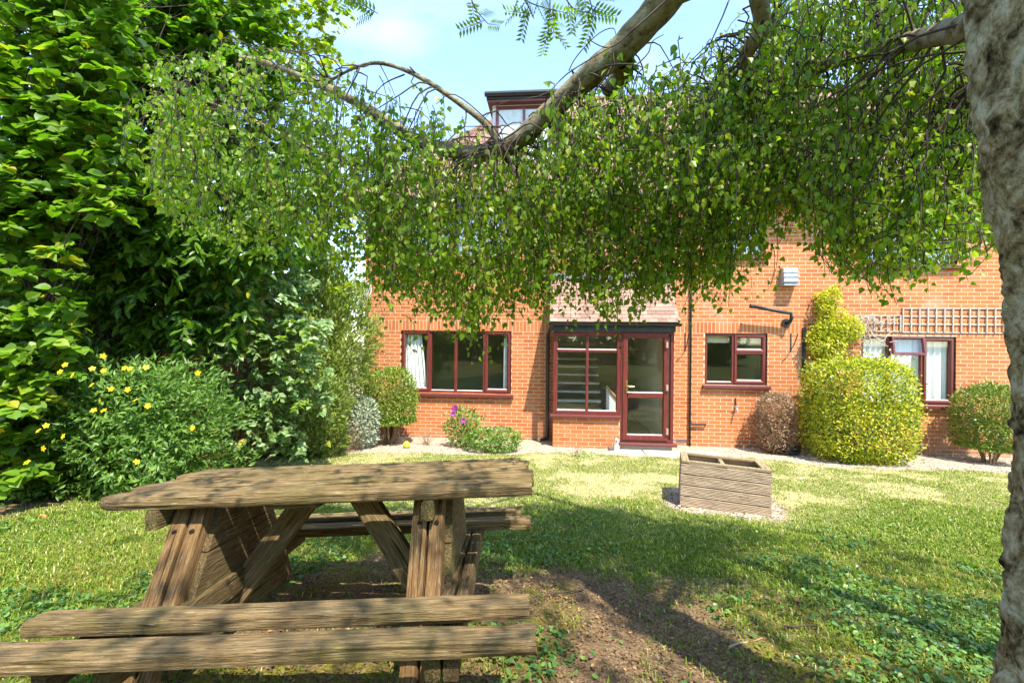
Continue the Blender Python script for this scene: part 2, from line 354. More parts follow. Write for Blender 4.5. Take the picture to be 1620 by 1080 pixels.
def masks(x, y):
    """soil 0..1, dry 0..1, moss 0..1, weed 0..1 over the garden"""
    s = x * Fv[0] + y * Fv[1]; l = x * Rv[0] + y * Rv[1]
    n1 = fbm(x, y, 1.3, 1); n2 = fbm(x, y, 4.0, 5); n3 = fbm(x, y, .6, 9)
    b = np.interp(s, BED_S, BED_L)
    bed = smooth(.12, -.12, l - b + (n2 - .5) * .5)
    wall_s = np.interp(l, [-4, 0, 1.0, 4.4, 5.2, 9], [7.7, 7.75, 7.9, 7.75, 7.15, 7.0])
    wb = smooth(-.15, .15, s - wall_s + (n2 - .5) * .5)
    # worn earth round the table
    e = np.sqrt(((l - .2) / 1.65) ** 2 + ((s - 1.9) / 1.25) ** 2)
    worn = smooth(1.15, .72, e + (n1 - .5) * .9 + (n2 - .5) * .35)
    e2 = np.sqrt(((l + .75) / .9) ** 2 + ((s - 2.6) / .75) ** 2); worn = np.maximum(worn, smooth(1.1, .7, e2 + (n2 - .5) * .6))
    # planter apron
    u = (l - PLC[0]) * PLX[0] + (s - PLC[1]) * PLX[1]; v = (l - PLC[0]) * PLY[0] + (s - PLC[1]) * PLY[1]
    dx = np.maximum(np.maximum(-u, u - PW), 0); dy = np.maximum(np.maximum(-v, v - PD), 0); dp = np.sqrt(dx * dx + dy * dy)
    ap = smooth(.24, .10, dp + (n2 - .5) * .28)
    soil = np.maximum(np.maximum(bed, wb), np.maximum(worn, ap))
    light = np.maximum(wb, ap)                      # pale dusty gravel by the wall and round the planter
    far = smooth(3.4, 5.2, s + (n3 - .5) * 2.2)
    dry = np.clip(far * (.42 + .8 * smooth(.44, .68, n1 * .6 + n2 * .4)) + .12 * n2, 0, 1)
    moss = smooth(.36, .56, fbm(x, y, 2.2, 21)) * smooth(4.4, 2.9, s)
    weed = smooth(.5, .62, fbm(x, y, 1.7, 33) + .10 * smooth(1.0, 2.2, l) * smooth(3.3, 2.3, s)) * smooth(4.6, 3.0, s)
    return soil, light, dry, moss, weed, bed
def axis_coords(lo, hi, step, far):
    a = np.arange(lo, hi + 1e-6, step); g = []; v = step
    p = hi
    while p < far: v *= 1.35; p += v; g.append(p)
    h = []; p = lo; v = step
    while p > -far: v *= 1.35; p -= v; h.append(p)
    return np.concatenate([h[::-1], a, g])
gx = axis_coords(-6.5, 8.5, .04, 400); gy = axis_coords(.6, 9.6, .04, 400)
X, Y = np.meshgrid(gx, gy, indexing='ij')
so_, li_, dr_, mo_, we_, be_ = masks(X, Y)
inside = ((X > -6.5) & (X < 8.5) & (Y > .6) & (Y < 9.3))
Zg = ground_z(X, Y) + np.where(inside, (fbm(X, Y, 9, 3) - .5) * .05 * so_ * (1 - .5 * li_) + (fbm(X, Y, 30, 4, 2) - .5) * .016, 0)
nx, ny = X.shape
idx = np.arange(nx * ny).reshape(nx, ny)
faces = np.stack([idx[:-1, :-1], idx[1:, :-1], idx[1:, 1:], idx[:-1, 1:]], -1).reshape(-1, 4)
gme = np_mesh('ground', np.stack([X, Y, Zg], -1).reshape(-1, 3), [faces], smooth=True)
for nm, arr in (('soil', so_), ('light', li_), ('dry', dr_), ('moss', mo_)):
    a = gme.attributes.new(nm, 'FLOAT', 'POINT'); a.data.foreach_set('value', np.ascontiguousarray(arr.ravel(), dtype=np.float32))
mt, n, b = nodes('garden_ground'); l = n.links.new
g = mk(n, 'ShaderNodeNewGeometry')
def nzt(s, d=6.0):
    q = mk(n, 'ShaderNodeTexNoise', Scale=float(s), Detail=d, Roughness=.65); l(g.outputs['Position'], q.inputs['Vector']); return q
def mixc(f, c1, c2):
    q = mk(n, 'ShaderNodeMixRGB')
    for soc, v in ((q.inputs['Fac'], f), (q.inputs['Color1'], c1), (q.inputs['Color2'], c2)):
        if isinstance(v, (tuple, float)): soc.default_value = v if isinstance(v, float) else (*v, 1)
        else: l(v, soc)
    return q.outputs['Color']
def att(nm):
    return mk(n, 'ShaderNodeAttribute', attribute_name=nm).outputs['Fac']
f1, f2, f3 = nzt(70), nzt(14), nzt(240, 3.)
rs = ramp(n, [(.3, (.060, .037, .017)), (.48, (.145, .092, .045)), (.62, (.25, .17, .09)), (.75, (.36, .27, .165))]); l(f1.outputs['Fac'], rs.inputs['Fac'])
rl = ramp(n, [(.3, (.20, .15, .10)), (.5, (.40, .32, .23)), (.72, (.55, .46, .35))]); l(f3.outputs['Fac'], rl.inputs['Fac'])
rg = ramp(n, [(.3, (.055, .075, .014)), (.6, (.12, .15, .03)), (.8, (.20, .20, .06))]); l(f1.outputs['Fac'], rg.inputs['Fac'])
rd = ramp(n, [(.3, (.30, .25, .11)), (.7, (.52, .45, .24))]); l(f1.outputs['Fac'], rd.inputs['Fac'])
rm = ramp(n, [(.35, (.07, .065, .008)), (.65, (.24, .20, .03))]); l(f1.outputs['Fac'], rm.inputs['Fac'])
grass_c = mixc(att('dry'), rg.outputs['Color'], rd.outputs['Color'])
soil_c = mixc(att('light'), rs.outputs['Color'], rl.outputs['Color'])
mm = mk(n, 'ShaderNodeMath', operation='MULTIPLY'); l(att('moss'), mm.inputs[0]); rmm = ramp(n, [(.36, (0, 0, 0)), (.54, (1, 1, 1))]); l(f2.outputs['Fac'], rmm.inputs['Fac']); l(rmm.outputs['Color'], mm.inputs[1])
c = mixc(att('soil'), grass_c, soil_c); c = mixc(mm.outputs[0], c, rm.outputs['Color'])
l(c, b.inputs['Base Color']); b.inputs['Roughness'].default_value = .95; b.inputs['Specular IOR Level'].default_value = .15
bp = mk(n, 'ShaderNodeBump', Strength=.8, Distance=.02); l(f1.outputs['Fac'], bp.inputs['Height']); l(bp.outputs['Normal'], b.inputs['Normal'])
ground = link('ground', gme, None, mt); tag(ground, 'sloping lawn with worn earth, planting beds and pale gravel by the house wall', 'ground', kind='structure')

# paving slabs at the door
path = thing('path', 'pale concrete slabs laid in front of the porch door', 'path'); tag(path, kind='structure')
A, B_, C_ = on_ground(966, 714), on_ground(1017, 715), on_ground(1072, 716)
for x0, x1 in ((A[0], B_[0] - .012), (B_[0] + .004, C_[0] + .12), (C_[0] + .13, C_[0] + .72)):
    mb = MB(); y0, y1 = 7.62, 8.60; z = .075
    mb.box(x0 + .01, x1, y0, y1, -.04, z); mb.build('paving_slab', M_slab, path, bevel=.006)

# ================================================================== HOUSE
WY, PY = 9.35, 8.65
def rect(px0, px1, py0, py1, Y):
    cx, cy = (px0 + px1) / 2, (py0 + py1) / 2
    return on(px0, cy, Y)[0], on(px1, cy, Y)[0], on(cx, py1, Y)[2], on(cx, py0, Y)[2]
house = thing('brick_house', 'orange brick house with rosewood windows, glazed porch and tiled roof', 'house', (3.2, 9.35, 0))
HX0, HX1, EAVE = on(576, 600, WY)[0], 11.5, 5.0
W_left = rect(634, 809, 522, 622, WY); W_kit = rect(1115, 1213.6, 527, 609, WY); W_right = rect(1362, 1512, 532, 640, WY)
W_up = [rect(1362, 1512, 322, 420, WY), rect(1140, 1212, 330, 405, WY), rect(640, 806, 315, 408, WY)]
P_win = rect(875.5, 982, 524.4, 656, PY); P_door = rect(982, 1066, 524, 700, PY)
PX0, PX1 = P_win[0], P_door[1]
W_up[0] = (W_right[0], W_right[1], W_up[0][2], W_up[0][3])
hall = (PX0 + .09, PX1 - .05, .0, 2.30)
holes = [W_left, W_kit, W_right] + W_up + [hall]
SOL0, SOL1 = 2.256, 2.478          # soldier course band
def cells(x0, x1, z0, z1, holes):
    xs = sorted({x0, x1, *[v for h in holes for v in h[:2] if x0 < v < x1]}); zs = sorted({z0, z1, *[v for h in holes for v in h[2:] if z0 < v < z1]})
    for i in range(len(xs) - 1):
        for k in range(len(zs) - 1):
            cx, cz = (xs[i] + xs[i + 1]) / 2, (zs[k] + zs[k + 1]) / 2
            if not any(h[0] < cx < h[1] and h[2] < cz < h[3] for h in holes): yield xs[i], xs[i + 1], zs[k], zs[k + 1]
mb = MB()
for c4 in cells(HX0 + .01, HX1, -.3, EAVE, holes): mb.box(c4[0], c4[1], WY - .0022, WY + .115, c4[2], c4[3])
wall = mb.build('wall', M_mortar, house)
def sub_iv(a, b, cuts):
    iv = [(a, b)]
    for c0, c1 in cuts:
        nv = []
        for p, q in iv:
            if c1 <= p or c0 >= q: nv.append((p, q)); continue
            if c0 - p > .02: nv.append((p, c0))
            if q - c1 > .02: nv.append((c1, q))
        iv = nv
    return iv
bricks = []   # x0,x1,z0,z1
k = 0; z = -.15
CH, BL, MJ = .075, .225, .012
while z < EAVE:
    zc = z + CH / 2
    if SOL0 - .01 < zc < SOL1 - .02:
        z += CH; k += 1; continue
    off = HX0 + (0 if k % 2 else -BL / 2)
    cuts = [(h[0], h[1]) for h in holes if h[2] - .01 < zc < h[3] + .005]
    while off < HX1:
        a, b2 = max(off, HX0), min(off + BL - MJ, HX1)
        for p, q in sub_iv(a, b2, cuts): bricks.append((p, q, z + MJ / 2, z + CH - MJ / 2))
        off += BL
    z += CH; k += 1
sx = HX0
while sx < HX1:
    for p, q in sub_iv(sx, sx + .075 - MJ, [(h[0], h[1]) for h in holes if h[2] < 2.35 < h[3]]): bricks.append((p, q, SOL0, SOL1 - .008))
    sx += .075
def proj(p):
    v = np.asarray(p) - CAM; d = v @ Fv; return 810 + FPX * (v @ CR) / d, 540 - FPX * (v @ CU) / d, d
def clear(px, py):
    if 1072 < px < 1185 and 500 < py < 700: return True
    if 1100 < px < 1268 and 470 < py < 615: return True
    if 1514 < px < 1578 and 440 < py < 608: return True
    if 815 < px < 860 and 520 < py < 690: return True
    return False
BT = {}
def brick_obj(name, x0, x1, y0, y1, z0, z1, mat, parent, tones):
    """shared mesh per (size, tone)"""
    key = (name, round(x1 - x0, 3), round(y1 - y0, 3), round(z1 - z0, 3), tones)
    if key not in BT:
        q = MB().box(0, x1 - x0, 0, y1 - y0, 0, z1 - z0); me = np_mesh(name, np.array(q.v), [np.array(q.f)], np.full(8, tones)); me.materials.append(mat); BT[key] = me
    o = bpy.data.objects.new(name, BT[key]); col.objects.link(o); o.parent = parent; o.matrix_parent_inverse = PINV(parent); o.location = (x0, y0, z0); return o
TN = [.2, .4, .5, .55, .6, .7, .85]
def np_boxes(name, bx, mat, parent, tones):
    bx = np.array(bx); n_ = len(bx)
    ix = np.array([[0, 2, 4], [1, 2, 4], [1, 3, 4], [0, 3, 4], [0, 2, 5], [1, 2, 5], [1, 3, 5], [0, 3, 5]])
    V = bx[:, ix].reshape(-1, 3); fq = np.array([(0, 3, 2, 1), (4, 5, 6, 7), (0, 1, 5, 4), (1, 2, 6, 5), (2, 3, 7, 6), (3, 0, 4, 7)])
    Fq = (np.arange(n_)[:, None, None] * 8 + fq[None]).reshape(-1, 4)
    return link(name, np_mesh(name, V, [Fq], np.repeat(tones, 8)), parent, mat)
single, rest = [], []
for bk in bricks:
    px, py, d = proj(((bk[0] + bk[1]) / 2, WY, (bk[2] + bk[3]) / 2))
    (single if clear(px, py) and bk[1] - bk[0] > .06 else rest).append((d, bk))
rnd.shuffle(single); rest += single[265:]; single = single[:265]
for d, bk in single: brick_obj('brick', bk[0], bk[1], WY - .003 + rnd.uniform(-.0003, .0003), WY + .09, bk[2], bk[3], M_brick, wall, rnd.choice(TN))
tn = rng.choice(TN, len(rest))
yo = rng.uniform(-.0003, .0003, len(rest))
bb = np_boxes('brickwork', [(bk[0], bk[1], WY - .003 + yo[i], WY + .09, bk[2], bk[3]) for i, (d, bk) in enumerate(rest)], M_brick, wall, tn); tag(bb, kind='stuff')
for px, py in ((1078, 697), (1448, 707), (1330, 700)):
    p = on(px, py, WY); MB().box(p[0] - .105, p[0] + .105, WY - .006, WY + .02, p[2] - .03, p[2] + .03).build('air_brick', M_air, wall, bevel=.003)
# the house body behind the front wall
mb = MB(); yb = 16.0
mb.box(HX0 + .01, HX0 + .11, WY + .116, yb, -.3, EAVE); mb.box(HX1 - .1, HX1, WY + .116, yb, -.3, EAVE); mb.box(HX0 + .11, HX1 - .1, yb - .1, yb, -.3, EAVE)
mb.build('side_wall', plain('side_brick', (.42, .16, .07), .9), house)
# rooms behind the openings
M_hall = plain('hall_plaster', (.78, .75, .66), .9, var=.03)
def room(h, y0, y1, mx=.5, zt=.4, zb=.6, floor=M_carpet, wallm=M_room):
    x0, x1, z0, z1 = h[0] - mx, h[1] + mx, max(h[2] - zb, .02 if h[2] < 2.5 else 2.7), h[3] + zt
    q = MB(); v = [(x0, y0, z0), (x1, y0, z0), (x1, y1, z0), (x0, y1, z0), (x0, y0, z1), (x1, y0, z1), (x1, y1, z1), (x0, y1, z1)]
    q.add(v, [(4, 5, 6, 7), (1, 2, 6, 5), (2, 3, 7, 6), (3, 0, 4, 7)]); o = q.build('room', wallm, house)
    q = MB().add(v[:4], [(0, 1, 2, 3)]); q.build('room_floor', floor, o)
    return o
room(W_left, WY + .12, 12.6, .45, .25, .8); room(W_kit, WY + .12, 12.0, .35, .25, .8); room(W_right, WY + .12, 12.4, .4, .25, .8)
for h in W_up: room(h, WY + .12, 11.6, .3, .2, .5)
hr = room((hall[0], hall[1], .12, 2.3), WY + .02, 13.2, .0, .08, .04, wallm=M_hall)
# porch inner cheeks are glazed; a ceiling under its roof
# ------------- windows
def sash(x0, x1, z0, z1, y, parent, wdt=.062, name='sash', proud=.022):
    """opening light: mitred frame with a sloped bead, plus its pane"""
    o = MB().ring(x0, x1, z0, z1, [(0, y), (.004, y - proud), (wdt * .62, y - proud), (wdt * .92, y - .004), (wdt, y + .004), (wdt, y + .03), (0, y + .03)]).build(name, M_upvc, parent)
    return o
def pane(x0, x1, z0, z1, y, parent, t=.006):
    q = MB().add([(x0, y, z0), (x1, y, z0), (x1, y, z1), (x0, y, z1)], [(0, 1, 2, 3)]); return q.build('pane', M_glass, parent)
def bead(x0, x1, z, y, parent):  # sloped strip under each pane, its highlight painted in as pale colour
    MB().add([(x0, y - .012, z), (x1, y - .012, z), (x1, y + .004, z + .014), (x0, y + .004, z + .014), (x0, y + .004, z), (x1, y + .004, z)],
             [(0, 1, 2, 3), (1, 5, 2), (0, 3, 4), (0, 4, 5, 1), (3, 2, 5, 4)]).build('highlight_bead', M_highlight_bead, parent)
def window(name, h, vcuts, lights, Y, sill=True, open_light=None):
    """h rect; vcuts: mullion centres in x; lights: list of (i column, z0f, z1f, is_sash)"""
    x0, x1, z0, z1 = h; y = Y + .045; fw = .05
    root = MB().ring(x0 + .004, x1 - .004, z0 + .003, z1 - .004, [(0, y), (.006, y - .018), (fw, y - .018), (fw, y + .05), (0, y + .05)]).build(name, M_upvc, house)
    xs = [x0 + fw] + list(vcuts) + [x1 - fw]
    for c0 in vcuts: MB().box(c0 - .03, c0 + .03, y - .016, y + .05, z0 + fw + .001, z1 - fw - .001).build('mullion', M_upvc, root, bevel=.004)
    for (i, a, b2, s) in lights:
        lx0 = xs[i] + (.03 if i else 0); lx1 = xs[i + 1] - (.03 if i < len(vcuts) else 0)
        H = z1 - z0 - 2 * fw; lz0, lz1 = z0 + fw + a * H, z0 + fw + b2 * H
        if s:
            sash(lx0 - .018, lx1 + .018, lz0 - .018, lz1 + .018, y - .017, root); e = .045
        else: e = .004
        pane(lx0 + e - .006, lx1 - e + .006, lz0 + e - .006, lz1 - e + .006, y + .004, root)
        bead(lx0 + e, lx1 - e, lz0 + e, y - .002, root)
        if 0 < a < 1: MB().box(lx0 - .02, lx1 + .02, y - .015, y + .05, lz0 - .03, lz0 + .012).build('transom', M_upvc, root, bevel=.004)
    if sill: MB().box(x0 - .05, x1 + .05, Y - .075, Y + .04, z0 - .075, z0 - .004).build('sill', M_sill, root, bevel=.012)
    return root
def vx(px, py, Y): return on(px, py, Y)[0]
window('window', W_left, [vx(680, 570, WY), vx(720.5, 570, WY), vx(766, 570, WY)], [(0, 0, 1, 1), (1, 0, 1, 0), (2, 0, 1, 0), (3, 0, 1, 1)], WY)
wk = window('window', W_kit, [vx(1161, 570, WY)], [(0, 0, 1, 0), (1, 0, .64, 1), (1, .66, 1, 1)], WY)
wr = window('window', W_right, [vx(1408, 590, WY), vx(1461, 590, WY)], [(0, 0, 1, 0), (1, 0, .74, 0), (2, 0, 1, 1)], WY)
# top vent of that window stands ajar
x0, x1 = vx(1411, 545, WY), vx(1460, 545, WY); zt = W_right[3] - .02; zb = W_right[3] - .36
vent = MB().ring(x0 - .02, x1 + .02, 0, .36, [(0, 0), (.004, -.03), (.038, -.03), (.055, -.005), (.055, .02), (0, .02)]).build('vent_light', M_upvc, wr)
vent.matrix_parent_inverse = PINV(wr); vent.location = (0, WY - .05, zb); vent.rotation_euler = (R(-9), 0, 0)
q = MB().add([(x0 + .03, 0, .05), (x1 - .03, 0, .05), (x1 - .03, 0, .31), (x0 + .03, 0, .31)], [(0, 1, 2, 3)]).build('pane', M_glass, wr); q.location = vent.location; q.rotation_euler = vent.rotation_euler
for h in W_up:
    xm = (h[0] + h[1]) / 2
    window('window', h, [xm], [(0, 0, 1, 1), (1, 0, 1, 0)], WY)
# ------------- curtains and blinds
def curtain(name, x0, x1, z0, z1, y, label, gather=0., folds=14, bow=0.):
    nU, nV = folds * 6, 8; V = []
    for j in range(nV + 1):
        t = j / nV
        for i in range(nU + 1):
            u = i / nU; w_ = (x1 - x0) * (1 - gather * math.sin(math.pi * min(1, t * 1.0) * .5) * 0 - gather * t)
            V.append((x0 + bow * t + w_ * u, y + .022 * math.sin(u * folds * 2 * math.pi + math.sin(i * .9) * .6) + .006 * math.sin(i * 1.7), z1 + (z0 - z1) * t))
    Fq = [(j * (nU + 1) + i, j * (nU + 1) + i + 1, (j + 1) * (nU + 1) + i + 1, (j + 1) * (nU + 1) + i) for j in range(nV) for i in range(nU)]
    me = bpy.data.meshes.new(name); me.from_pydata(V, [], Fq); me.polygons.foreach_set('use_smooth', [True] * len(Fq)); o = link(name, me, None, M_curtain)
    return tag(o, label, 'curtain')
curtain('curtain', W_left[0] + .06, W_left[0] + .40, W_left[2] - .05, W_left[3] - .06, WY + .135, 'white curtain pulled aside at the left end of the wide four-pane window', folds=5, gather=-.45)
curtain('curtain', W_left[1] - .17, W_left[1] - .07, W_left[2] - .05, W_left[3] - .06, WY + .135, 'narrow strip of white curtain at the right end of the four-pane window', folds=2)
curtain('curtain', W_right[0] + .05, W_right[1] - .05, W_right[2] - .05, W_right[3] - .05, WY + .135, 'white net curtain across the ground floor window beside the yellow bush', folds=15)
for h, lab in zip(W_up, ('white net curtain in the upstairs window above the trellis', 'white net curtain in the upstairs window above the wall vent', 'white net curtain in the upstairs window above the four-pane window')):
    curtain('curtain', h[0] + .05, h[1] - .05, h[2] - .02, h[3] - .05, WY + .135, lab, folds=9)
M_blind = plain('cream_blind', (.62, .58, .40), .8, var=.05)
bl = MB().box(W_kit[0] + .055, vx(1158, 570, WY), WY + .14, WY + .15, W_kit[3] - .19, W_kit[3] - .05).box(vx(1166, 570, WY), W_kit[1] - .055, WY + .14, WY + .15, W_kit[3] - .19, W_kit[3] - .05).build('roller_blind', M_blind); tag(bl, 'cream roller blind drawn up at the top of the small kitchen window', 'blind')
# ------------- porch
pl = rect(872.7, 979, 661, 712, PY); PZ = pl[3]
pw = MB().box(PX0 + .006, P_win[1] - .006, PY + .002, PY + .11, -.1, PZ).box(PX0 + .006, PX0 + .11, PY + .11, WY, -.1, PZ).build('porch_wall', M_mortar, house)
zz = -.045; k = 0; blist = []
while zz < PZ - .03:
    xx = PX0 - (.1125 if k % 2 else 0)
    while xx < P_win[1]:
        a, b2 = max(xx, PX0), min(xx + .215, P_win[1])
        if b2 - a > .03: blist.append((a, b2, PY, PY + .1, zz + .005, min(zz + .07, PZ)))
        xx += .225
    yy = PY + .105
    while yy < WY - .03:
        blist.append((PX0, PX0 + .1, yy, min(yy + .215, WY), zz + .005, min(zz + .07, PZ))); yy += .225
    zz += .075; k += 1
for q in blist: brick_obj('brick', *q, M_brick, pw, rnd.choice(TN))
MB().box(P_win[0] - .06, P_win[1] + .0, PY - .06, PY + .05, PZ + .002, PZ + .06).build('porch_sill', M_sill, house, bevel=.012)
# porch window: 2 x 2 lights
x0, x1, z0, z1 = P_win; z0 = PZ + .062; y = PY + .03; jam = .075
pwn = MB().ring(x0, x1 - .002, z0, z1, [(0, y - .02), (jam * .8, y - .02), (jam, y), (jam, y + .05), (0, y + .05)]).build('porch_window', M_upvc, house)
xm = vx(929, 590, PY); zm = on(929, 555, PY)[2]
MB().box(xm - .024, xm + .024, y - .018, y + .05, z0 + jam + .001, z1 - jam - .001).build('mullion', M_upvc, pwn, bevel=.006)
MB().box(x0 + jam + .001, x1 - jam - .003, y - .015, y + .045, zm - .026, zm + .026).build('transom', M_upvc, pwn, bevel=.01)
for a, b2 in ((x0 + jam, xm - .024), (xm + .024, x1 - jam)):
    for c0, c1 in ((z0 + jam, zm - .026), (zm + .026, z1 - jam)):
        pane(a, b2, c0, c1, y + .02, pwn); bead(a, b2, c0, y + .006, pwn)
# porch left cheek: frame and glass above the low wall
cz0 = PZ + .005
ck = MB().box(PX0 + .004, PX0 + .06, WY - .1, WY - .006, cz0, z1).box(PX0 + .004, PX0 + .06, PY + .085, WY - .101, z1 - .07, z1).box(PX0 + .004, PX0 + .06, PY + .085, WY - .101, cz0, cz0 + .07).build('porch_side_window', M_upvc, house)
MB().add([(PX0 + .03, PY + .08, cz0 + .07), (PX0 + .03, WY - .1, cz0 + .07), (PX0 + .03, WY - .1, z1 - .07), (PX0 + .03, PY + .08, z1 - .07)], [(0, 1, 2, 3)]).build('pane', M_glass, ck)
# right cheek: brick return
MB().box(PX1 - .1, PX1 - .003, PY + .09, WY, -.1, P_door[3]).build('porch_side_wall', M_mortar, house)
zz = -.045
rw = house.children[-1]
while zz < P_door[3] - .05:
    yy = PY + .095
    while yy < WY - .03: brick_obj('brick', PX1 - .09, PX1, yy, min(yy + .215, WY - .002), zz + .005, zz + .07, M_brick, rw, rnd.choice(TN)); yy += .225
    zz += .075
# door
x0, x1, z0, z1 = P_door; y = PY + .03
dfr = MB().ring(x0 + .002, x1, z0, z1, [(0, y - .025), (.055, y - .025), (.06, y - .01), (.06, y + .05), (0, y + .05)]).build('door_frame', M_upvc, house)
MB().box(x0 - .03, x1 + .06, PY - .07, PY + .07, z0 - .06, z0 - .003).build('door_sill', M_sill, house, bevel=.012)
MB().box(x0 + .02, x1 - .02, PY + .0, PY + .08, -.05, z0 - .062).build('step', M_slab, house)
lx0, lx1, lz0, lz1 = vx(985, 610, PY), vx(1057, 610, PY), z0 + .045, z1 - .04
gx0, gx1 = vx(994, 610, PY), vx(1047, 610, PY)
door = MB().ring(lx0, lx1, lz0, lz1, [(0, y - .02), (.004, y - .045), (.075, y - .045), (.092, y - .02), (.092, y + .03), (0, y + .03)]).build('door', M_upvc, house)
zmid = on(1020, 625.5, PY)[2]
MB().box(lx0 + .093, lx1 - .093, y - .04, y + .03, zmid - .05, zmid + .05).build('mid_rail', M_upvc, door, bevel=.012)
pane(lx0 + .09, lx1 - .09, lz0 + .09, zmid - .05, y, door); pane(lx0 + .09, lx1 - .09, zmid + .05, lz1 - .09, y, door)
bead(lx0 + .095, lx1 - .095, lz0 + .095, y - .01, door); bead(lx0 + .095, lx1 - .095, zmid + .051, y - .01, door)
hp = on(991, 612, PY)
hd = MB().box(hp[0] - .016, hp[0] + .016, y - .054, y - .046, hp[2] - .12, hp[2] + .12).tube([(hp[0], y - .05, hp[2] + .02), (hp[0], y - .1, hp[2] + .02), (hp[0] + .03, y - .105, hp[2] + .02), (hp[0] + .13, y - .1, hp[2] + .015)], .011, 8)
hd.build('handle', M_brass, door, bevel=.003)
for py in (545.5, 613, 682):
    p = on(1054.5, py, PY); MB().tube([(p[0], y - .055, p[2] - .055), (p[0], y - .055, p[2] + .055)], .026, 10).build('hinge', M_hinge, door)
# inside the hall: stairs, white balustrade panel
st = MB(); sx0, sx1 = vx(882, 590, 9.3), vx(950, 590, 10.0)
stair = MB().box(sx0 - .04, sx0, 9.3, 12.1, .15, .4).build('staircase', M_white, house)
for i in range(12):
    MB().box(sx0 + .002, sx1, 9.2 + .2 * i, 9.42 + .2 * i, .26 + .172 * i, .295 + .172 * i).build('tread', M_white, stair)
xs = sx1 + .03
MB().add([(xs, 9.15, .15), (xs + .35, 9.15, .15), (xs + .35, 9.15, .72), (xs, 9.15, 1.15), (xs, 9.2, .15), (xs + .35, 9.2, .15), (xs + .35, 9.2, .72), (xs, 9.2, 1.15)],
         [(0, 1, 2, 3), (7, 6, 5, 4), (3, 2, 6, 7), (0, 3, 7, 4), (1, 5, 6, 2)]).build('balustrade_panel', M_white, stair)
MB().tube([(xs, 9.14, 1.19), (xs + .36, 9.14, .75)], .025, 6).build('handrail', plain('pine_rail', (.45, .25, .08), .5), stair)
# porch roof of plain tiles
gl, gr = on(868, 509, PY - .1)[0], on(1078, 509, PY - .1)[0]
GZ = on(970, 511, PY - .1)[2]
fas = MB().box(gl + .05, gr - .08, PY - .035, PY + .02, P_win[3] + .003, GZ - .005).build('porch_fascia', M_fascia, house, bevel=.004)
MB().box(gl + .06, gr - .09, PY + .021, WY, P_win[3] + .01, P_win[3] + .05).build('porch_ceiling', M_white, house)
gut = MB(); prof = [(math.cos(a) * .055, math.sin(a) * .055) for a in np.linspace(math.pi, 2 * math.pi, 9)] + [(.047, 0.0), (.03, -.035), (0, -.045), (-.03, -.035), (-.047, 0)]
gv = [(xx, PY - .095 + p0, GZ + p1) for xx in (gl, gr) for p0, p1 in prof]; npf = len(prof)
gut.add(gv, [(i, (i + 1) % npf, npf + (i + 1) % npf, npf + i) for i in range(npf)] + [tuple(range(npf))[::-1], tuple(range(npf, 2 * npf))])
gut.build('porch_gutter', M_black, house)
ry0, rz0, ry1 = PY - .10, GZ + .01, WY - .012; pitch = math.atan2(on(970, 444, WY)[2] - rz0, ry1 - ry0)
RL = (ry1 - ry0) / math.cos(pitch)
prf = MB().add([(gl + .03, ry0, rz0 - .03), (gr - .03, ry0, rz0 - .03), (gr - .03, ry1, rz0 + RL * math.sin(pitch) - .03), (gl + .03, ry1, rz0 + RL * math.sin(pitch) - .03)], [(0, 1, 2, 3)]).build('porch_roof', M_fascia, house)
TM = {}
def tile_mesh(kind, t, w_, h_, th, wave=False):
    if (kind, t) in TM: return TM[(kind, t)]
    if wave:
        nxs = 8; us = np.linspace(0, 1, nxs + 1); zz_ = .022 * np.sin(us * 2 * np.pi) ; V = []
        for yv, zo in ((0, 0), (h_, 0), (0, -th)):
            for u, q in zip(us, zz_): V.append((u * w_, yv, q + zo))
        n1 = nxs + 1; Fq = [(i, i + 1, n1 + i + 1, n1 + i) for i in range(nxs)] + [(2 * n1 + i, 2 * n1 + i + 1, i + 1, i) for i in range(nxs)]
        me = np_mesh(kind, np.array(V), [np.array(Fq)], np.full(len(V), t), smooth=True)
    else:
        q = MB().box(0, w_, 0, h_, -th, 0); me = np_mesh(kind, np.array(q.v), [np.array(q.f)], np.full(8, t))
    TM[(kind, t)] = me; return me
gauge = .10; row = 0; v = 0.
while v < RL - .02:
    xx = gl + .02 - (.0825 if row % 2 else 0)
    while xx < gr - .05:
        a = max(xx, gl + .02); wd = min(xx + .162, gr - .02) - a
        if wd > .04:
            me = tile_mesh('roof_tile', rnd.choice(TN), .162, .145, .014); o = bpy.data.objects.new('roof_tile', me)
            if len(me.materials) == 0: me.materials.append(M_ptile)
            col.objects.link(o); o.parent = prf; o.matrix_parent_inverse = PINV(prf); o.scale = (wd / .162, 1, 1)
            o.location = (a, ry0 - .02 + v * math.cos(pitch), rz0 + v * math.sin(pitch) + .016 + rnd.uniform(-.002, .002)); o.rotation_euler = (pitch - R(5), 0, R(rnd.uniform(-.5, .5)))
        xx += .165
    v += gauge; row += 1
# lead flashing over the porch roof
MB().box(gl + .02, gr - .02, WY - .02, WY - .004, rz0 + RL * math.sin(pitch) - .02, rz0 + RL * math.sin(pitch) + .16).build('flashing', plain('lead', (.2, .21, .22), .6), house)
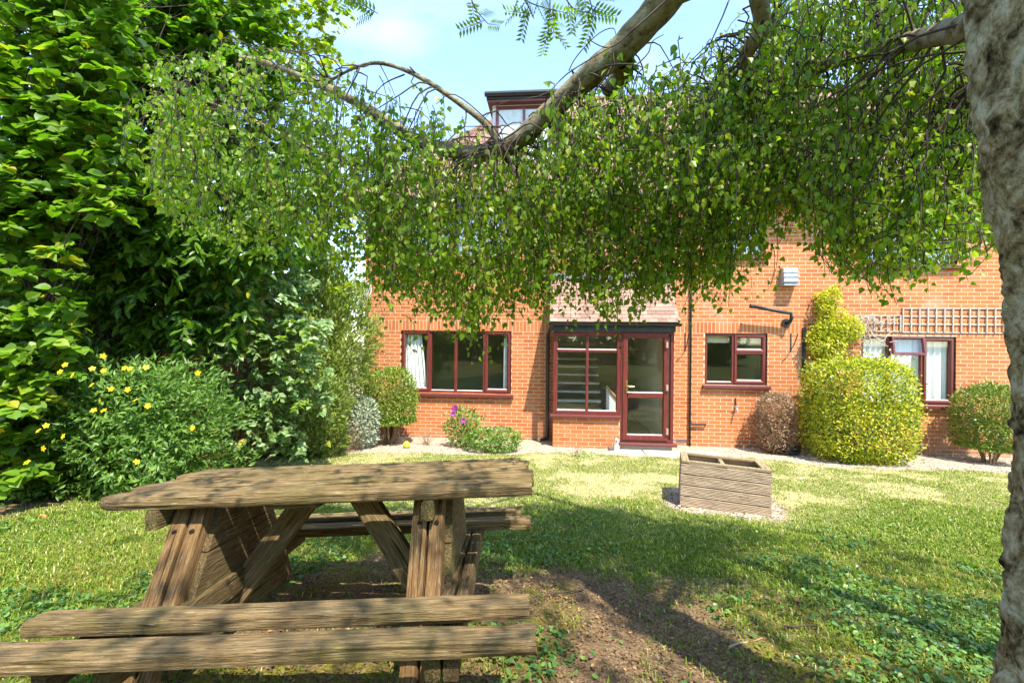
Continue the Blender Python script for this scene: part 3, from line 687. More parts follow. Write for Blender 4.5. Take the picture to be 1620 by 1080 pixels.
# main roof
RP = R(42); EY = WY - .32; EZ = EAVE - .02; RIDGE = 9.35
ridx = at(842, 152, 13.2)[0]; RLm = (RIDGE - EZ) / math.sin(RP); ryr = EY + RLm * math.cos(RP)
ex0 = HX0 - .3; ex1 = HX1 + .3
mr = MB().add([(ex0, EY, EZ - .04), (ex1, EY, EZ - .04), (ex1, ryr, RIDGE - .04), (ridx, ryr, RIDGE - .04), (ex0, 2 * ryr - EY, EZ - .04), (ex1, 2 * ryr - EY, EZ - .04)],
              [(0, 1, 2, 3), (0, 3, 4), (3, 2, 5, 4), (0, 4, 5, 1)]).build('roof', M_tile, house)
MB().box(ex0, ex1, EY + .02, EY + .05, EZ - .22, EZ - .045).build('fascia_board', M_fascia, house)
MB().tube([(ex0, EY - .05, EZ - .07), (ex1, EY - .05, EZ - .07)], .055, 10).build('gutter', M_black, house)
tl = []; v = 0.; row = 0
while v < RLm - .05:
    zz_ = EZ + v * math.sin(RP); yy = EY - .03 + v * math.cos(RP); xl = ex0 + (ridx - ex0) * (v / RLm)
    xx = ex0
    while xx < ex1 - .2:
        if xx > xl - .05: tl.append((xx, yy, zz_ + .02))
        xx += .30
    v += .30; row += 1
near = []; other = []
for t in tl:
    px, py, d = proj((t[0] + .15, t[1] + .1, t[2])); (near if 870 < px < 1150 and 60 < py < 270 else other).append(t)
rnd.shuffle(near); other += near[180:]; near = near[:180]
for t in near:
    me = tile_mesh('pantile', rnd.choice(TN), .30, .36, .022, True)
    if len(me.materials) == 0: me.materials.append(M_tile)
    o = bpy.data.objects.new('pantile', me); col.objects.link(o); o.parent = mr; o.matrix_parent_inverse = PINV(mr); o.location = t; o.rotation_euler = (RP - R(3.0), 0, 0)
tme = tile_mesh('pantile', .55, .30, .36, .022, True); tv = np.array([tuple(v.co) for v in tme.vertices]); tf = np.array([tuple(p.vertices) for p in tme.polygons])
Rx = np.array(Matrix.Rotation(RP - R(3.0), 3, 'X')); tv = tv @ Rx.T; oth = np.array(other)
V = (oth[:, None, :] + tv[None]).reshape(-1, 3); Fq = (np.arange(len(oth))[:, None, None] * len(tv) + tf[None]).reshape(-1, 4)
tag(link('roof_tiling', np_mesh('roof_tiling', V, [Fq], np.repeat(rng.choice(TN, len(oth)), len(tv)), smooth=True), mr, M_tile), kind='stuff')
# ridge and hip cappings
MB().tube([(ridx, ryr, RIDGE), (ex1, ryr, RIDGE)], .11, 8).build('ridge_capping', M_tile, mr)
MB().tube([(ex0, EY, EZ), (ridx, ryr, RIDGE)], .10, 8).build('hip_capping', M_tile, mr)
# dormer
DY = 10.3; dl, dr_x = on(779, 175, DY)[0], on(880, 175, DY)[0]; dzt = on(812, 165, DY)[2]; dzb = dzt - 1.25
dm = MB().box(dl, dr_x, DY + .03, DY + 2.2, dzb, dzt).build('dormer', plain('dormer_cheek', (.62, .60, .56), .8), house)
MB().box(dl - .10, dr_x + .1, DY - .12, DY + 2.2, dzt + .002, dzt + .05).build('dormer_soffit', M_sill, dm)
MB().box(dl - .12, dr_x + .12, DY - .16, DY + 2.3, dzt + .052, dzt + .17).build('dormer_fascia', M_fascia, dm, bevel=.01)
MB().tube([(dl - .15, DY - .2, dzt + .14), (dr_x + .15, DY - .2, dzt + .14)], .055, 10).build('dormer_gutter', M_black, dm)
cxm = (dl + dr_x) / 2
MB().add([(dl - .1, DY - .12, dzt + .18), (dr_x + .1, DY - .12, dzt + .18), (dr_x + .1, DY + 2.6, dzt + .18), (dl - .1, DY + 2.6, dzt + .18), (cxm, DY + .9, dzt + .72), (cxm, DY + 2.6, dzt + .72)],
         [(0, 1, 4), (1, 2, 5, 4), (3, 0, 4, 5), (2, 3, 5), (0, 3, 2, 1)]).build('dormer_roof', plain('orange_tile', (.50, .22, .07), .8, var=.3), dm)
MB().ring(dl + .08, dr_x - .08, dzb + .1, dzt - .04, [(0, DY), (.06, DY - .02), (.07, DY + .02), (0, DY + .02)]).build('dormer_window_frame', M_upvc, dm)
MB().box(cxm - .03, cxm + .03, DY - .015, DY + .02, dzb + .16, dzt - .1).build('dormer_mullion', M_upvc, dm)
MB().add([(dl + .1, DY + .012, dzb + .15), (dr_x - .1, DY + .012, dzb + .15), (dr_x - .1, DY + .012, dzt - .1), (dl + .1, DY + .012, dzt - .1)], [(0, 1, 2, 3)]).build('dormer_pane', M_glass, dm)
# pipes on the wall
def wp(px, py, off=.05): 
    p = on(px, py, WY - off); return p
a, b2 = wp(867, 520, .10), wp(866, 688, .10)
MB().tube([(gl + .06, PY - .09, GZ - .04), (gl + .03, PY - .05, GZ - .12), (a[0], WY - .08, a[2] - .1), (b2[0], WY - .08, .2), (b2[0], WY - .08, .12), (b2[0] - .14, WY - .12, .05)], .036, 10).build('drainpipe', M_black, house, smooth=True)
a = wp(1093.5, 505); dp_ = MB().tube([(a[0], WY - .045, 4.9), (a[0], WY - .045, .0)], .019, 8).build('waste_pipe', M_black, house, smooth=True)
p = wp(1094, 671); p2 = wp(1117, 672)
MB().tube([(a[0], WY - .045, p[2]), (p2[0], WY - .045, p[2]), (p2[0], WY + .0, p[2] - .0)], .019, 8).build('branch_pipe', M_black, dp_)
for py in (653, 668, 692):
    p = wp(1093, py); MB().tube([(a[0], WY - .045, p[2] - .02), (a[0], WY - .045, p[2] + .02)], .026, 8).build('pipe_collar', M_black, dp_)
a, b2 = wp(1273, 518), wp(1273, 600); MB().box(a[0] - .02, a[0] + .03, WY - .04, WY - .004, b2[2], a[2]).build('cable_duct', M_black, house)
# flue with elbow
fl = thing('flue_pipe', 'black metal flue pipe with elbow jutting from the brick wall above kitchen window', 'pipe', wp(1243, 512, 0))
c0 = wp(1243, 511, 0); MB().tube([(c0[0], WY - .002, c0[2]), (c0[0], WY - .03, c0[2])], .085, 16).build('wall_plate', M_iron, fl)
e0, e1 = wp(1240, 494, .16), wp(1189, 484, .2)
MB().tube([(c0[0], WY - .02, c0[2]), (c0[0] + .02, WY - .12, c0[2] + .02), (c0[0] + .03, WY - .16, c0[2] + .09), (c0[0] + .01, WY - .17, e0[2] - .02), (e0[0] - .05, WY - .17, e0[2] + .01), (e1[0], WY - .2, e1[2])], .033, 10).build('pipe', M_iron, fl, smooth=True)
MB().tube([(e1[0] - .03, WY - .2, e1[2] + .005), (e1[0] + .03, WY - .2, e1[2] - .005)], .042, 10).build('end_collar', M_iron, fl)
# vent cowl
vr = rect(1240, 1263, 423, 449, WY - .15); vt = thing('wall_vent', 'grey louvred metal vent box on brick wall above the black flue', 'vent', (vr[0], WY - .07, vr[2]))
MB().add([(vr[0], WY - .004, vr[2]), (vr[1], WY - .004, vr[2]), (vr[1], WY - .004, vr[3]), (vr[0], WY - .004, vr[3]), (vr[0], WY - .17, vr[2] + .02), (vr[1], WY - .17, vr[2] + .02), (vr[1], WY - .13, vr[3]), (vr[0], WY - .13, vr[3])],
         [(4, 5, 6, 7), (0, 1, 5, 4), (3, 7, 6, 2), (0, 4, 7, 3), (1, 2, 6, 5)]).build('housing', M_steel, vt, bevel=.006)
for i in range(3):
    zz_ = vr[2] + .05 + i * (vr[3] - vr[2] - .05) / 3
    MB().box(vr[0] - .008, vr[1] + .008, WY - .185 + .012 * i, WY - .168 + .012 * i, zz_, zz_ + .012).build('louvre', M_white, vt)
MB().box(vr[0] - .01, vr[1] + .01, WY - .19, WY - .004, vr[2] - .03, vr[2] - .004).build('drip_tray', M_steel, vt)
# hanging basket brackets
for (px, py, lab) in ((1084, 526, 'black iron hanging basket bracket between porch and kitchen window'), (1251, 527, 'black iron hanging basket bracket right of the kitchen window')):
    t, bb2 = wp(px, py, 0), wp(px, py + 29, 0); br = thing('hanging_bracket', lab, 'bracket', (bb2[0], WY, bb2[2]), 'brackets on the house wall')
    MB().box(t[0] - .01, t[0] + .01, WY - .014, WY - .004, bb2[2], t[2]).build('back_plate', M_iron, br)
    MB().tube([(t[0], WY - .012, bb2[2] + .03), (t[0], WY - .12, bb2[2] + .13), (t[0], WY - .22, t[2] - .08), (t[0], WY - .25, t[2] - .02), (t[0], WY - .27, t[2] - .03)], .009, 6).build('arm', M_iron, br)
# tap
p = wp(1163, 645, 0); tp = thing('garden_tap', 'small outdoor tap on a short pipe on wall below kitchen window', 'tap', (p[0], WY, p[2]))
MB().tube([(p[0], WY - .02, p[2] + .20), (p[0], WY - .03, p[2] + .02)], .010, 6).build('pipe', M_iron, tp)
MB().tube([(p[0], WY - .004, p[2]), (p[0], WY - .09, p[2]), (p[0], WY - .11, p[2] - .02), (p[0], WY - .115, p[2] - .07)], .016, 8).build('spout', M_steel, tp)
MB().box(p[0] - .035, p[0] + .035, WY - .075, WY - .06, p[2] + .03, p[2] + .045).tube([(p[0], WY - .067, p[2]), (p[0], WY - .067, p[2] + .035)], .008, 6).build('handle', M_steel, tp)
# satellite dishes
def dish(px, py, lab, r=.2, yaw=35):
    c = on(px, py, WY - .35); d = thing('satellite_dish', lab, 'satellite dish', (c[0], WY - .35, c[2]), 'satellite dishes on the house corner')
    q = MB(); prof = [(r * k / 6, .09 * (k / 6) ** 2) for k in range(7)]; q.lathe((0, 0, 0), prof, 22)
    o = q.build('reflector', M_dish, d, smooth=True); so2 = o.modifiers.new('solid', 'SOLIDIFY'); so2.thickness = .008
    o.matrix_parent_inverse = Matrix.Identity(4); o.rotation_euler = (R(64), 0, R(yaw)); o.scale = (.85, 1.05, 1)
    dr = Vector((0, 0, 1)); dr.rotate(o.rotation_euler)
    o2 = MB().tube([Vector((0, 0, -r * .9)) + dr * .07, dr * .34 + Vector((0, 0, -.12))], .010, 6).tube([dr * .30 + Vector((0, 0, -.115)), dr * .38 + Vector((0, 0, -.10))], .03, 10).build('receiver_arm', M_black, d); o2.matrix_parent_inverse = Matrix.Identity(4)
    o3 = MB().tube([(0, 0, 0), (0, .12, -.02), (.0, .12, -.12), (.0, .34, -.12)], .018, 8).build('wall_bracket', M_steel, d); o3.matrix_parent_inverse = Matrix.Identity(4)
dish(577, 519, 'grey satellite dish low on the house corner beside the four-pane window'); dish(575, 461, 'grey satellite dish mounted higher on the house corner under the birch leaves', .2, 20)
# trellises
def trellis(r4, nv, nh, lab):
    x0, x1, z0, z1 = r4; t = thing('trellis', lab, 'trellis', (x0, WY - .03, z0), 'trellis panels above the window')
    for i in range(nv):
        x = x0 + (x1 - x0) * i / (nv - 1); MB().box(x - .011, x + .011, WY - .034, WY - .022, z0 - .01, z1 + .01).build('slat', M_trellis, t)
    for i in range(nh):
        zz_ = z0 + (z1 - z0) * i / (nh - 1); MB().box(x0 - .015, x1 + .015, WY - .021, WY - .005, zz_ - .011, zz_ + .011).build('slat', M_trellis, t)
trellis(rect(1351, 1423, 499, 524, WY), 8, 3, 'weathered timber trellis panel tangled with dead vine above window')
trellis(rect(1427, 1586, 488, 526, WY), 13, 4, 'longer grey timber trellis panel on brick wall near the birch trunk')
# ================================================================== PICNIC TABLE
def plank(name, L, W, T, parent, mat, loc=(0, 0, 0), rot=(0, 0, 0), rough=.006, seed=0, nl=70, nw=9, axis='X', ragged=.012, rnd_end=.0, arris=.004):
    """timber with worn, split surface: long axis X locally; swapped for Z uprights and Y beams"""
    ys = np.linspace(-.5, .5, nw + 1); loop = [(y, .5) for y in ys] + [(.5, z) for z in np.linspace(.5, -.5, 4)[1:]] + [(y, -.5) for y in ys[::-1][1:]] + [(-.5, z) for z in np.linspace(-.5, .5, 4)[1:-1]]
    loop = np.array(loop); nlp = len(loop); xs = np.linspace(-L / 2, L / 2, nl + 1)
    A = np.zeros((nl + 1, nlp, 3)); A[:, :, 0] = xs[:, None]; A[:, :, 1] = loop[None, :, 0] * W; A[:, :, 2] = loop[None, :, 1] * T
    ang = np.arange(nlp) / nlp * 9.0
    XX = A[:, :, 0]; AA = np.broadcast_to(ang[None, :], XX.shape)
    n1 = fbm(XX * .5 + seed * 3.7, AA * 3.3 + seed, 1.5, seed % 7, 4) - .5; n2 = fbm(XX * 6 + seed, AA * 6, 1.5, 3 + seed % 5, 3) - .5
    crack = np.clip(np.abs(fbm(XX * .55 + seed * 5.1, AA * 2.6 + seed * 2, 1.2, 11, 2) - .5) * 14, 0, 1)
    d = rough * (1.0 * n1 + .45 * n2) - rough * 1.5 * (1 - crack)
    nrm = np.stack([np.zeros(nlp), loop[:, 0] * W, loop[:, 1] * T * 1.0], -1); onY = np.abs(np.abs(loop[:, 0]) - .5) < 1e-6; onZ = np.abs(np.abs(loop[:, 1]) - .5) < 1e-6
    nrm = np.stack([np.zeros(nlp), np.where(onY, np.sign(loop[:, 0]), 0), np.where(onZ, np.sign(loop[:, 1]), 0)], -1)
    A += d[:, :, None] * nrm[None]
    # worn arrises
    corner = onY & onZ; A[:, corner, 1] *= 1 - arris / W; A[:, corner, 2] *= 1 - 1.6 * arris / T
    e = (fbm(AA[0] * 4 + seed, AA[0] * 0 + seed * 1.3, 1.6, seed % 9, 3) - .5) * ragged * 2
    tt = np.clip((np.abs(XX) / (L / 2) - .93) / .07, 0, 1)
    A[:, :, 0] += tt * np.sign(XX) * e[None, :]
    if rnd_end: 
        t2 = np.clip((-XX - (L / 2 - rnd_end)) / rnd_end, 0, 1); k = np.sqrt(np.clip(1 - .75 * t2 ** 2, 0, 1)); A[:, :, 1] *= k; A[:, :, 2] *= .6 + .4 * k
    V = A.reshape(-1, 3); i = np.arange(nl)[:, None] * nlp; k = np.arange(nlp)[None]; k2 = (k + 1) % nlp
    Fq = np.stack([i + k, i + nlp + k, i + nlp + k2, i + k2], -1).reshape(-1, 4)
    c0, c1 = len(V), len(V) + 1; V = np.concatenate([V, [A[0].mean(0)], [A[-1].mean(0)]])
    kk = np.arange(nlp); kk2 = (kk + 1) % nlp; e0 = np.stack([np.full(nlp, c0), kk, kk2], -1); e1 = np.stack([np.full(nlp, c1), nl * nlp + kk2, nl * nlp + kk], -1)
    if axis == 'Z': V = V[:, [1, 2, 0]]
    if axis == 'Y': V = V[:, [2, 0, 1]][:, [1, 0, 2]] if False else np.stack([-V[:, 1], V[:, 0], V[:, 2]], -1)
    me = np_mesh(name, V, [Fq, e0, e1], smooth=True); me.set_sharp_from_angle(angle=R(24)); o = link(name, me, None, mat); o.parent = parent; o.location = loc; o.rotation_euler = rot
    return o
tb = thing('picnic_table', 'weathered mossy wooden picnic table with attached bench seats on the worn lawn', 'picnic table')
p0 = sl2w(2.25, -.82); tb.location = (p0[0], p0[1], .80 - .0875 * 2.25 + .0)
tb.rotation_euler = (Matrix.Rotation(YAW, 4, 'Z') @ Matrix.Rotation(R(-5), 4, 'X') @ Matrix.Rotation(R(-2.6), 4, 'Y')).to_euler()
TOPZ, TH = .765, .058
wds = [.148, .142, .138, .142, .138]; yy = -.355
for i, wd in enumerate(wds):
    ln = [1.90, 1.90, 1.86, 1.88, 1.84][i]; xo = [.0, .012, -.0, .01, -.012][i]
    plank('tabletop_plank', ln, wd - .026, TH, tb, M_wood_t, (xo, yy + wd / 2, TOPZ - TH / 2 + [0, .006, -.004, .005, -.003][i]), (R([0, .6, -.5, .4, .2][i]), 0, R([0, .1, -.1, 0, .1][i])), .005, 3 + i, 90, 12, rnd_end=.10 if i < 2 else .05, arris=.010)
    yy += wd
SZ, ST = .405, .052
for i, (yc, xc, ln) in enumerate(((-.775, -.04, 1.93), (-.622, .0, 1.82), (.445, .03, 1.86), (.585, -.02, 1.86))):
    plank('seat_plank', ln, .118, ST, tb, M_wood_t, (xc, yc, SZ - ST / 2 + [-.026, .006, -.016, .004][i]), (R([.8, -.6, .3, -.4][i]), 0, R([.2, -.2, .3, .2][i])), .005, 20 + i, 90, 9, rnd_end=.03, arris=.004)
LEGX = (-.59, .485)
ang = math.atan2(.34, .78)
for j, lx in enumerate(LEGX):
    for sgn in (-1, 1):
        yb, yt = sgn * .60, sgn * .20; zt = TOPZ - TH - .01; zb = -.05; ln = math.hypot(yb - yt, zt - zb)
        a = math.atan2(yt - yb, zt - zb)
        rotx = -a
        for k, (dx, wd, dp) in enumerate(((-.037, .070, .085), (.038, .066, .08))):
            plank('leg', ln - .02 * k, wd, dp, tb, M_wood_v, (lx + dx, (yb + yt) / 2, (zt + zb) / 2), (rotx, 0, 0), .0025, 40 + j * 9 + k + (sgn + 1) * 3, 30, 5, 'Z')
    # seat bearer pair and infill boards of the end frame
    for k, dx in enumerate((-.10, .10)) if j == 0 else enumerate((.100, .160)):
        plank('seat_bearer', 1.42, .052, .105, tb, M_wood_y, (lx + dx, -.09, SZ - ST - .058), (0, 0, 0), .004, 60 + j * 5 + k, 40, 5, 'Y')
    xi = lx + (.082 if j == 0 else .083)
    for k, (z0, z1) in enumerate(((.10, .30), (.305, .50), (.505, TOPZ - TH - .004))):
        zm = (z0 + z1) / 2; hw = .60 - (zm + .05) / .75 * .40
        q = MB(); h0 = .60 - (z0 + .05) / .747 * .40 - .02; h1 = .60 - (z1 + .05) / .747 * .40 - .02; t = .018
        q.add([(xi - t, -h0, z0), (xi + t, -h0, z0), (xi + t, h0, z0), (xi - t, h0, z0), (xi - t, -h1, z1), (xi + t, -h1, z1), (xi + t, h1, z1), (xi - t, h1, z1)],
              [(0, 3, 2, 1), (4, 5, 6, 7), (0, 1, 5, 4), (1, 2, 6, 5), (2, 3, 7, 6), (3, 0, 4, 7)])
        if j == 1 and k == 0: continue
        o = q.build('end_board', M_wood_y, None, bevel=.004); o.parent = tb
    # cross cleat under the top
    plank('cleat', .62, .055, .085, tb, M_wood_y, (lx + (-.11 if j == 0 else .005), -.03, TOPZ - TH - .046), (0, 0, 0), .004, 80 + j, 20, 5, 'Y')
    # diagonal brace to the middle
    sx = 1 if j == 0 else -1
    xa, za, xb, zb = lx + sx * .06, .20, lx + sx * (.44 if j == 0 else .36), TOPZ - TH - .03
    ln = math.hypot(xb - xa, zb - za) + .05; a = math.atan2(zb - za, xb - xa)
    plank('brace', ln, .055, .12, tb, M_wood_t, ((xa + xb) / 2, -.02 - .06 * j, (za + zb) / 2), (0, -a, 0), .004, 90 + j, 30, 6)
for lx in LEGX:
    for sx_ in (-.037, .038):
        for zz_ in (.60, .33):
            yy_ = -(.20 + (TOPZ - TH - .01 - zz_) / (TOPZ - TH + .04) * .40) - .045
            q = MB().tube([(lx + sx_, yy_ + .012, zz_), (lx + sx_, yy_ - .007, zz_ - .003)], .011, 8).build('bolt', M_iron); q.parent = tb
plank('batten', .22, .60, .03, tb, M_wood_t, (-.12, .0, TOPZ - TH - .018), (0, 0, 0), .003, 99, 14, 8)

# ================================================================== PLANTER
def plw(u, v): 
    s_l = PLC + PLX * u + PLY * v; return sl2w(s_l[1], s_l[0])
c0 = plw(0, 0); pgz = gz(*plw(PW / 2, PD / 2))
pt = thing('planter_box', 'square grooved deck board planter box standing on the lawn', 'planter', (c0[0], c0[1], pgz + .0))
axx = sl2w(PLX[1], PLX[0]); pt.rotation_euler = (Matrix.Rotation(math.atan2(axx[1], axx[0]), 4, 'Z') @ Matrix.Rotation(R(-4.0), 4, 'X') @ Matrix.Rotation(R(1.6), 4, 'Y')).to_euler()
def deck(name, L, H, T, mat, loc, rz=0):
    """decking board with reeded face towards -y"""
    ng = 7; prof = []
    for g_ in range(ng):
        z0 = H * g_ / ng
        prof += [(0.0, z0 + .0022), (0.0, z0 + H / ng - .006), (.006, z0 + H / ng - .0045), (.006, z0 + H / ng - .0008)]
    prof[-1] = (.0, H - .001); prof[-2] = (.0, H - .003)
    prof = prof + [(T, H - .001), (T, .001)]; n_ = len(prof)
    V = [(x, p0, p1) for x in (0, L) for p0, p1 in prof]; Fq = [(i, n_ + i, n_ + (i + 1) % n_, (i + 1) % n_) for i in range(n_)] + [tuple(range(n_)), tuple(range(2 * n_ - 1, n_ - 1, -1))]
    me = bpy.data.meshes.new(name); me.from_pydata(V, [], Fq); o = link(name, me, None, mat); o.parent = pt; o.location = loc; o.rotation_euler = (0, 0, rz); return o
nb = 4; bh = (PH - .045) / nb
for i in range(nb):
    z = .03 + i * bh; h = bh - .009
    deck('board', PW, h, .026, M_deck, (rnd.uniform(-.003, .003), rnd.uniform(-.002, .002), z))
    deck('board', PW, h, .026, M_deck, (PW, PD, z), math.pi)
    deck('board', PD - .056, h, .026, M_deck, (0, PD - .028, z), -math.pi / 2)
    deck('board', PD - .056, h, .026, M_deck, (PW, .028, z), math.pi / 2)
for x, y in ((.055, .055), (PW - .055, .055), (.055, PD - .055), (PW - .055, PD - .055)):
    o = MB().box(x - .026, x + .026, y - .026, y + .026, 0.0, PH - .025).build('corner_post', M_deck_y); o.parent = pt
rw_, zt = .075, PH - .016
for vs in ([(0, 0), (PW, 0), (PW - rw_, rw_), (rw_, rw_)], [(PW, 0), (PW, PD), (PW - rw_, PD - rw_), (PW - rw_, rw_)], [(PW, PD), (0, PD), (rw_, PD - rw_), (PW - rw_, PD - rw_)], [(0, PD), (0, 0), (rw_, rw_), (rw_, PD - rw_)]):
    q = MB().add([(x, y, z) for z in (zt, zt + .024) for x, y in vs], [(3, 2, 1, 0), (4, 5, 6, 7), (0, 1, 5, 4), (1, 2, 6, 5), (2, 3, 7, 6), (3, 0, 4, 7)])
    o = q.build('rim_board', M_deck_y, None, bevel=.003); o.parent = pt
o = MB().box(PW / 2 - .02, PW / 2 + .02, rw_ - .03, PD - rw_ + .03, PH - .07, PH - .02).build('centre_batten', M_deck_y); o.parent = pt
o = MB().box(.03, PW - .03, .03, PD - .03, .02, PH - .075).build('soil_fill', plain('potting_soil', (.20, .15, .10), .95, var=.4, scale=60, bump=.6)); o.parent = pt

# ================================================================== small things by the wall
p = on_ground(972, 712); y = 8.5
orn = thing('garden_ornament', 'small weathered white and brown animal ornament beside the porch door step', 'ornament', (p[0], y, 0.0))
MB().box(p[0] - .11, p[0] - .02, y - .05, y + .05, -.02, .13).build('stone_block', M_air, orn, bevel=.008)
MB().lathe((p[0] + .03, y, .0), [(.0, 0), (.055, .01), (.06, .08), (.052, .16), (.035, .20), (.042, .24), (.036, .28), (.012, .30), (0, .302)], 12).build('body', plain('ornament_glaze', (.55, .50, .40), .6, var=.5, scale=22), orn, smooth=True)
MB().tube([(p[0] + .005, y, .285), (p[0] + .0, y, .33)], [.014, .004], 6).tube([(p[0] + .055, y, .285), (p[0] + .06, y, .33)], [.014, .004], 6).tube([(p[0] + .03, y - .03, .255), (p[0] + .03, y - .06, .25)], [.018, .008], 8).build('ears_and_muzzle', M_air, orn)
p = on_ground(1254, 720)
hr_ = thing('hose_reel', 'black plastic hose reel lying by wall between red and yellow bushes', 'hose reel', (p[0], p[1] + .15, gz(p[0], p[1] + .15)))
zc = gz(p[0], p[1] + .15)
for r_, zz_ in ((.17, .03), (.17, .09), (.15, .06)):
    MB().tube([(p[0] + r_ * math.cos(a), p[1] + .15 + r_ * math.sin(a), zc + zz_ + .02 + .03 * math.cos(a)) for a in np.linspace(0, 2 * math.pi, 22)], .034, 8, cap=False).build('coil', M_black, hr_, smooth=True)
MB().tube([(p[0] - .14, p[1] + .1, zc + .07), (p[0] - .33, p[1] + .02, zc + .05)], [.03, .018], 8).build('nozzle', M_black, hr_)
MB().lathe((p[0], p[1] + .15, zc), [(.0, .05), (.12, .04), (.13, .10), (.05, .11), (.05, .15), (0, .15)], 14).build('hub', M_black, hr_)
p = on_ground(643, 708); q = MB(); q.lathe((p[0], p[1], gz(p[0], p[1]) - .01), [(.0, .0), (.04, .01), (.062, .04), (.066, .065), (.055, .10), (.03, .125), (0, .13)], 14)
tag(q.build('yellow_ball', plain('yellow_rubber', (.62, .55, .04), .5, var=.25, scale=20), None, smooth=True), 'small yellow ball lying on the soil beside the clipped bush', 'ball')

# fence behind the left border
fa, fb_ = np.array(sl2w(2.6, -7.2)), np.array(sl2w(9.2, -4.6)); fl_ = np.linalg.norm(fb_ - fa); fd = (fb_ - fa) / fl_; fang = math.atan2(fd[1], fd[0])
fen = thing('fence', 'brown close-board timber fence behind the shrubs of the border', 'fence', (fa[0], fa[1], gz(*fa)))
fme = MB().box(-.068, .068, -.009, .009, 0, 1.75).mesh('fence_board'); fme.materials.append(M_fence)
k = 0; t = 0.
while t < fl_:
    c = fa + fd * t; o = bpy.data.objects.new('fence_board', fme); col.objects.link(o); o.parent = fen; o.matrix_parent_inverse = PINV(fen)
    o.location = (c[0], c[1], gz(*c) - .05 + rnd.uniform(-.01, .01)); o.rotation_euler = (0, R(rnd.uniform(-.4, .4)), fang + R(6)); t += .128; k += 1
for h in (.35, 1.45):
    MB().tube([(fa[0] + fd[1] * .04, fa[1] - fd[0] * .04, gz(*fa) + h), (fb_[0] + fd[1] * .04, fb_[1] - fd[0] * .04, gz(*fb_) + h)], .035, 4).build('fence_rail', M_fence, fen)

# ================================================================== FOLIAGE KIT
def unit(v): return v / (np.linalg.norm(v, axis=-1, keepdims=True) + 1e-9)
def tmpl(outline, fold=.12, curl=.0):
    """outline: half widths at stations along 0..1 -> folded leaf of quads either side of the midrib"""
    st = np.array([o[0] for o in outline]); hw = np.array([o[1] for o in outline]); n = len(st); V = []
    for s_, h in zip(st, hw):
        zc = -curl * s_ ** 2
        V += [(-h, s_, zc + fold * h), (0, s_, zc), (h, s_, zc + fold * h)]
    Fq = []; T = []
    for i in range(n - 1):
        a, b = i * 3, (i + 1) * 3
        for k in (0, 1):
            q = [a + k, a + k + 1, b + k + 1, b + k]
            w0, w1 = hw[i] < 1e-6, hw[i + 1] < 1e-6
            if w0: T.append((a + 1, b + k + 1, b + k))
            elif w1: T.append((a + k, a + k + 1, b + 1))
            else: Fq.append(q)
    V = np.array(V); used = sorted({i for f in T + Fq for i in f}); mp_ = {u: i for i, u in enumerate(used)}
    return V[used], np.array([[mp_[i] for i in f] for f in Fq], int).reshape(-1, 4), np.array([[mp_[i] for i in f] for f in T], int).reshape(-1, 3)
LF_birch = tmpl([(0, 0), (.16, .30), (.34, .40), (.62, .22), (1, 0)], .25, .12)
LF_lime = tmpl([(0, 0), (.10, .32), (.35, .47), (.65, .36), (.88, .12), (1, 0)], .22, .15)
LF_laurel = tmpl([(0, 0), (.2, .13), (.5, .19), (.8, .12), (1, 0)], .35, .30)
LF_lance = tmpl([(0, 0), (.4, .17), (1, 0)], .3, .15)
LF_ovate = tmpl([(0, 0), (.22, .31), (.5, .30), (1, 0)], .3, .2)
LF_tiny = tmpl([(0, 0), (.45, .28), (1, 0)], .3, .1)
LF_hosta = tmpl([(0, 0), (.12, .20), (.35, .34), (.65, .28), (.88, .1), (1, 0)], .35, .45)
def leaf_np(T, pos, axis, nrm, size):
    V0, Q, Tr = T; a = unit(axis); s_ = unit(np.cross(a, nrm)); n_ = np.cross(s_, a)
    V = pos[:, None, :] + size[:, None, None] * (V0[None, :, 0:1] * s_[:, None] + V0[None, :, 1:2] * a[:, None] + V0[None, :, 2:3] * n_[:, None])
    N = len(pos); k = len(V0); off = np.arange(N)[:, None, None] * k; fs = []
    if len(Q): fs.append((off + Q[None]).reshape(-1, 4))
    if len(Tr): fs.append((off + Tr[None]).reshape(-1, 3))
    return V.reshape(-1, 3), fs, k
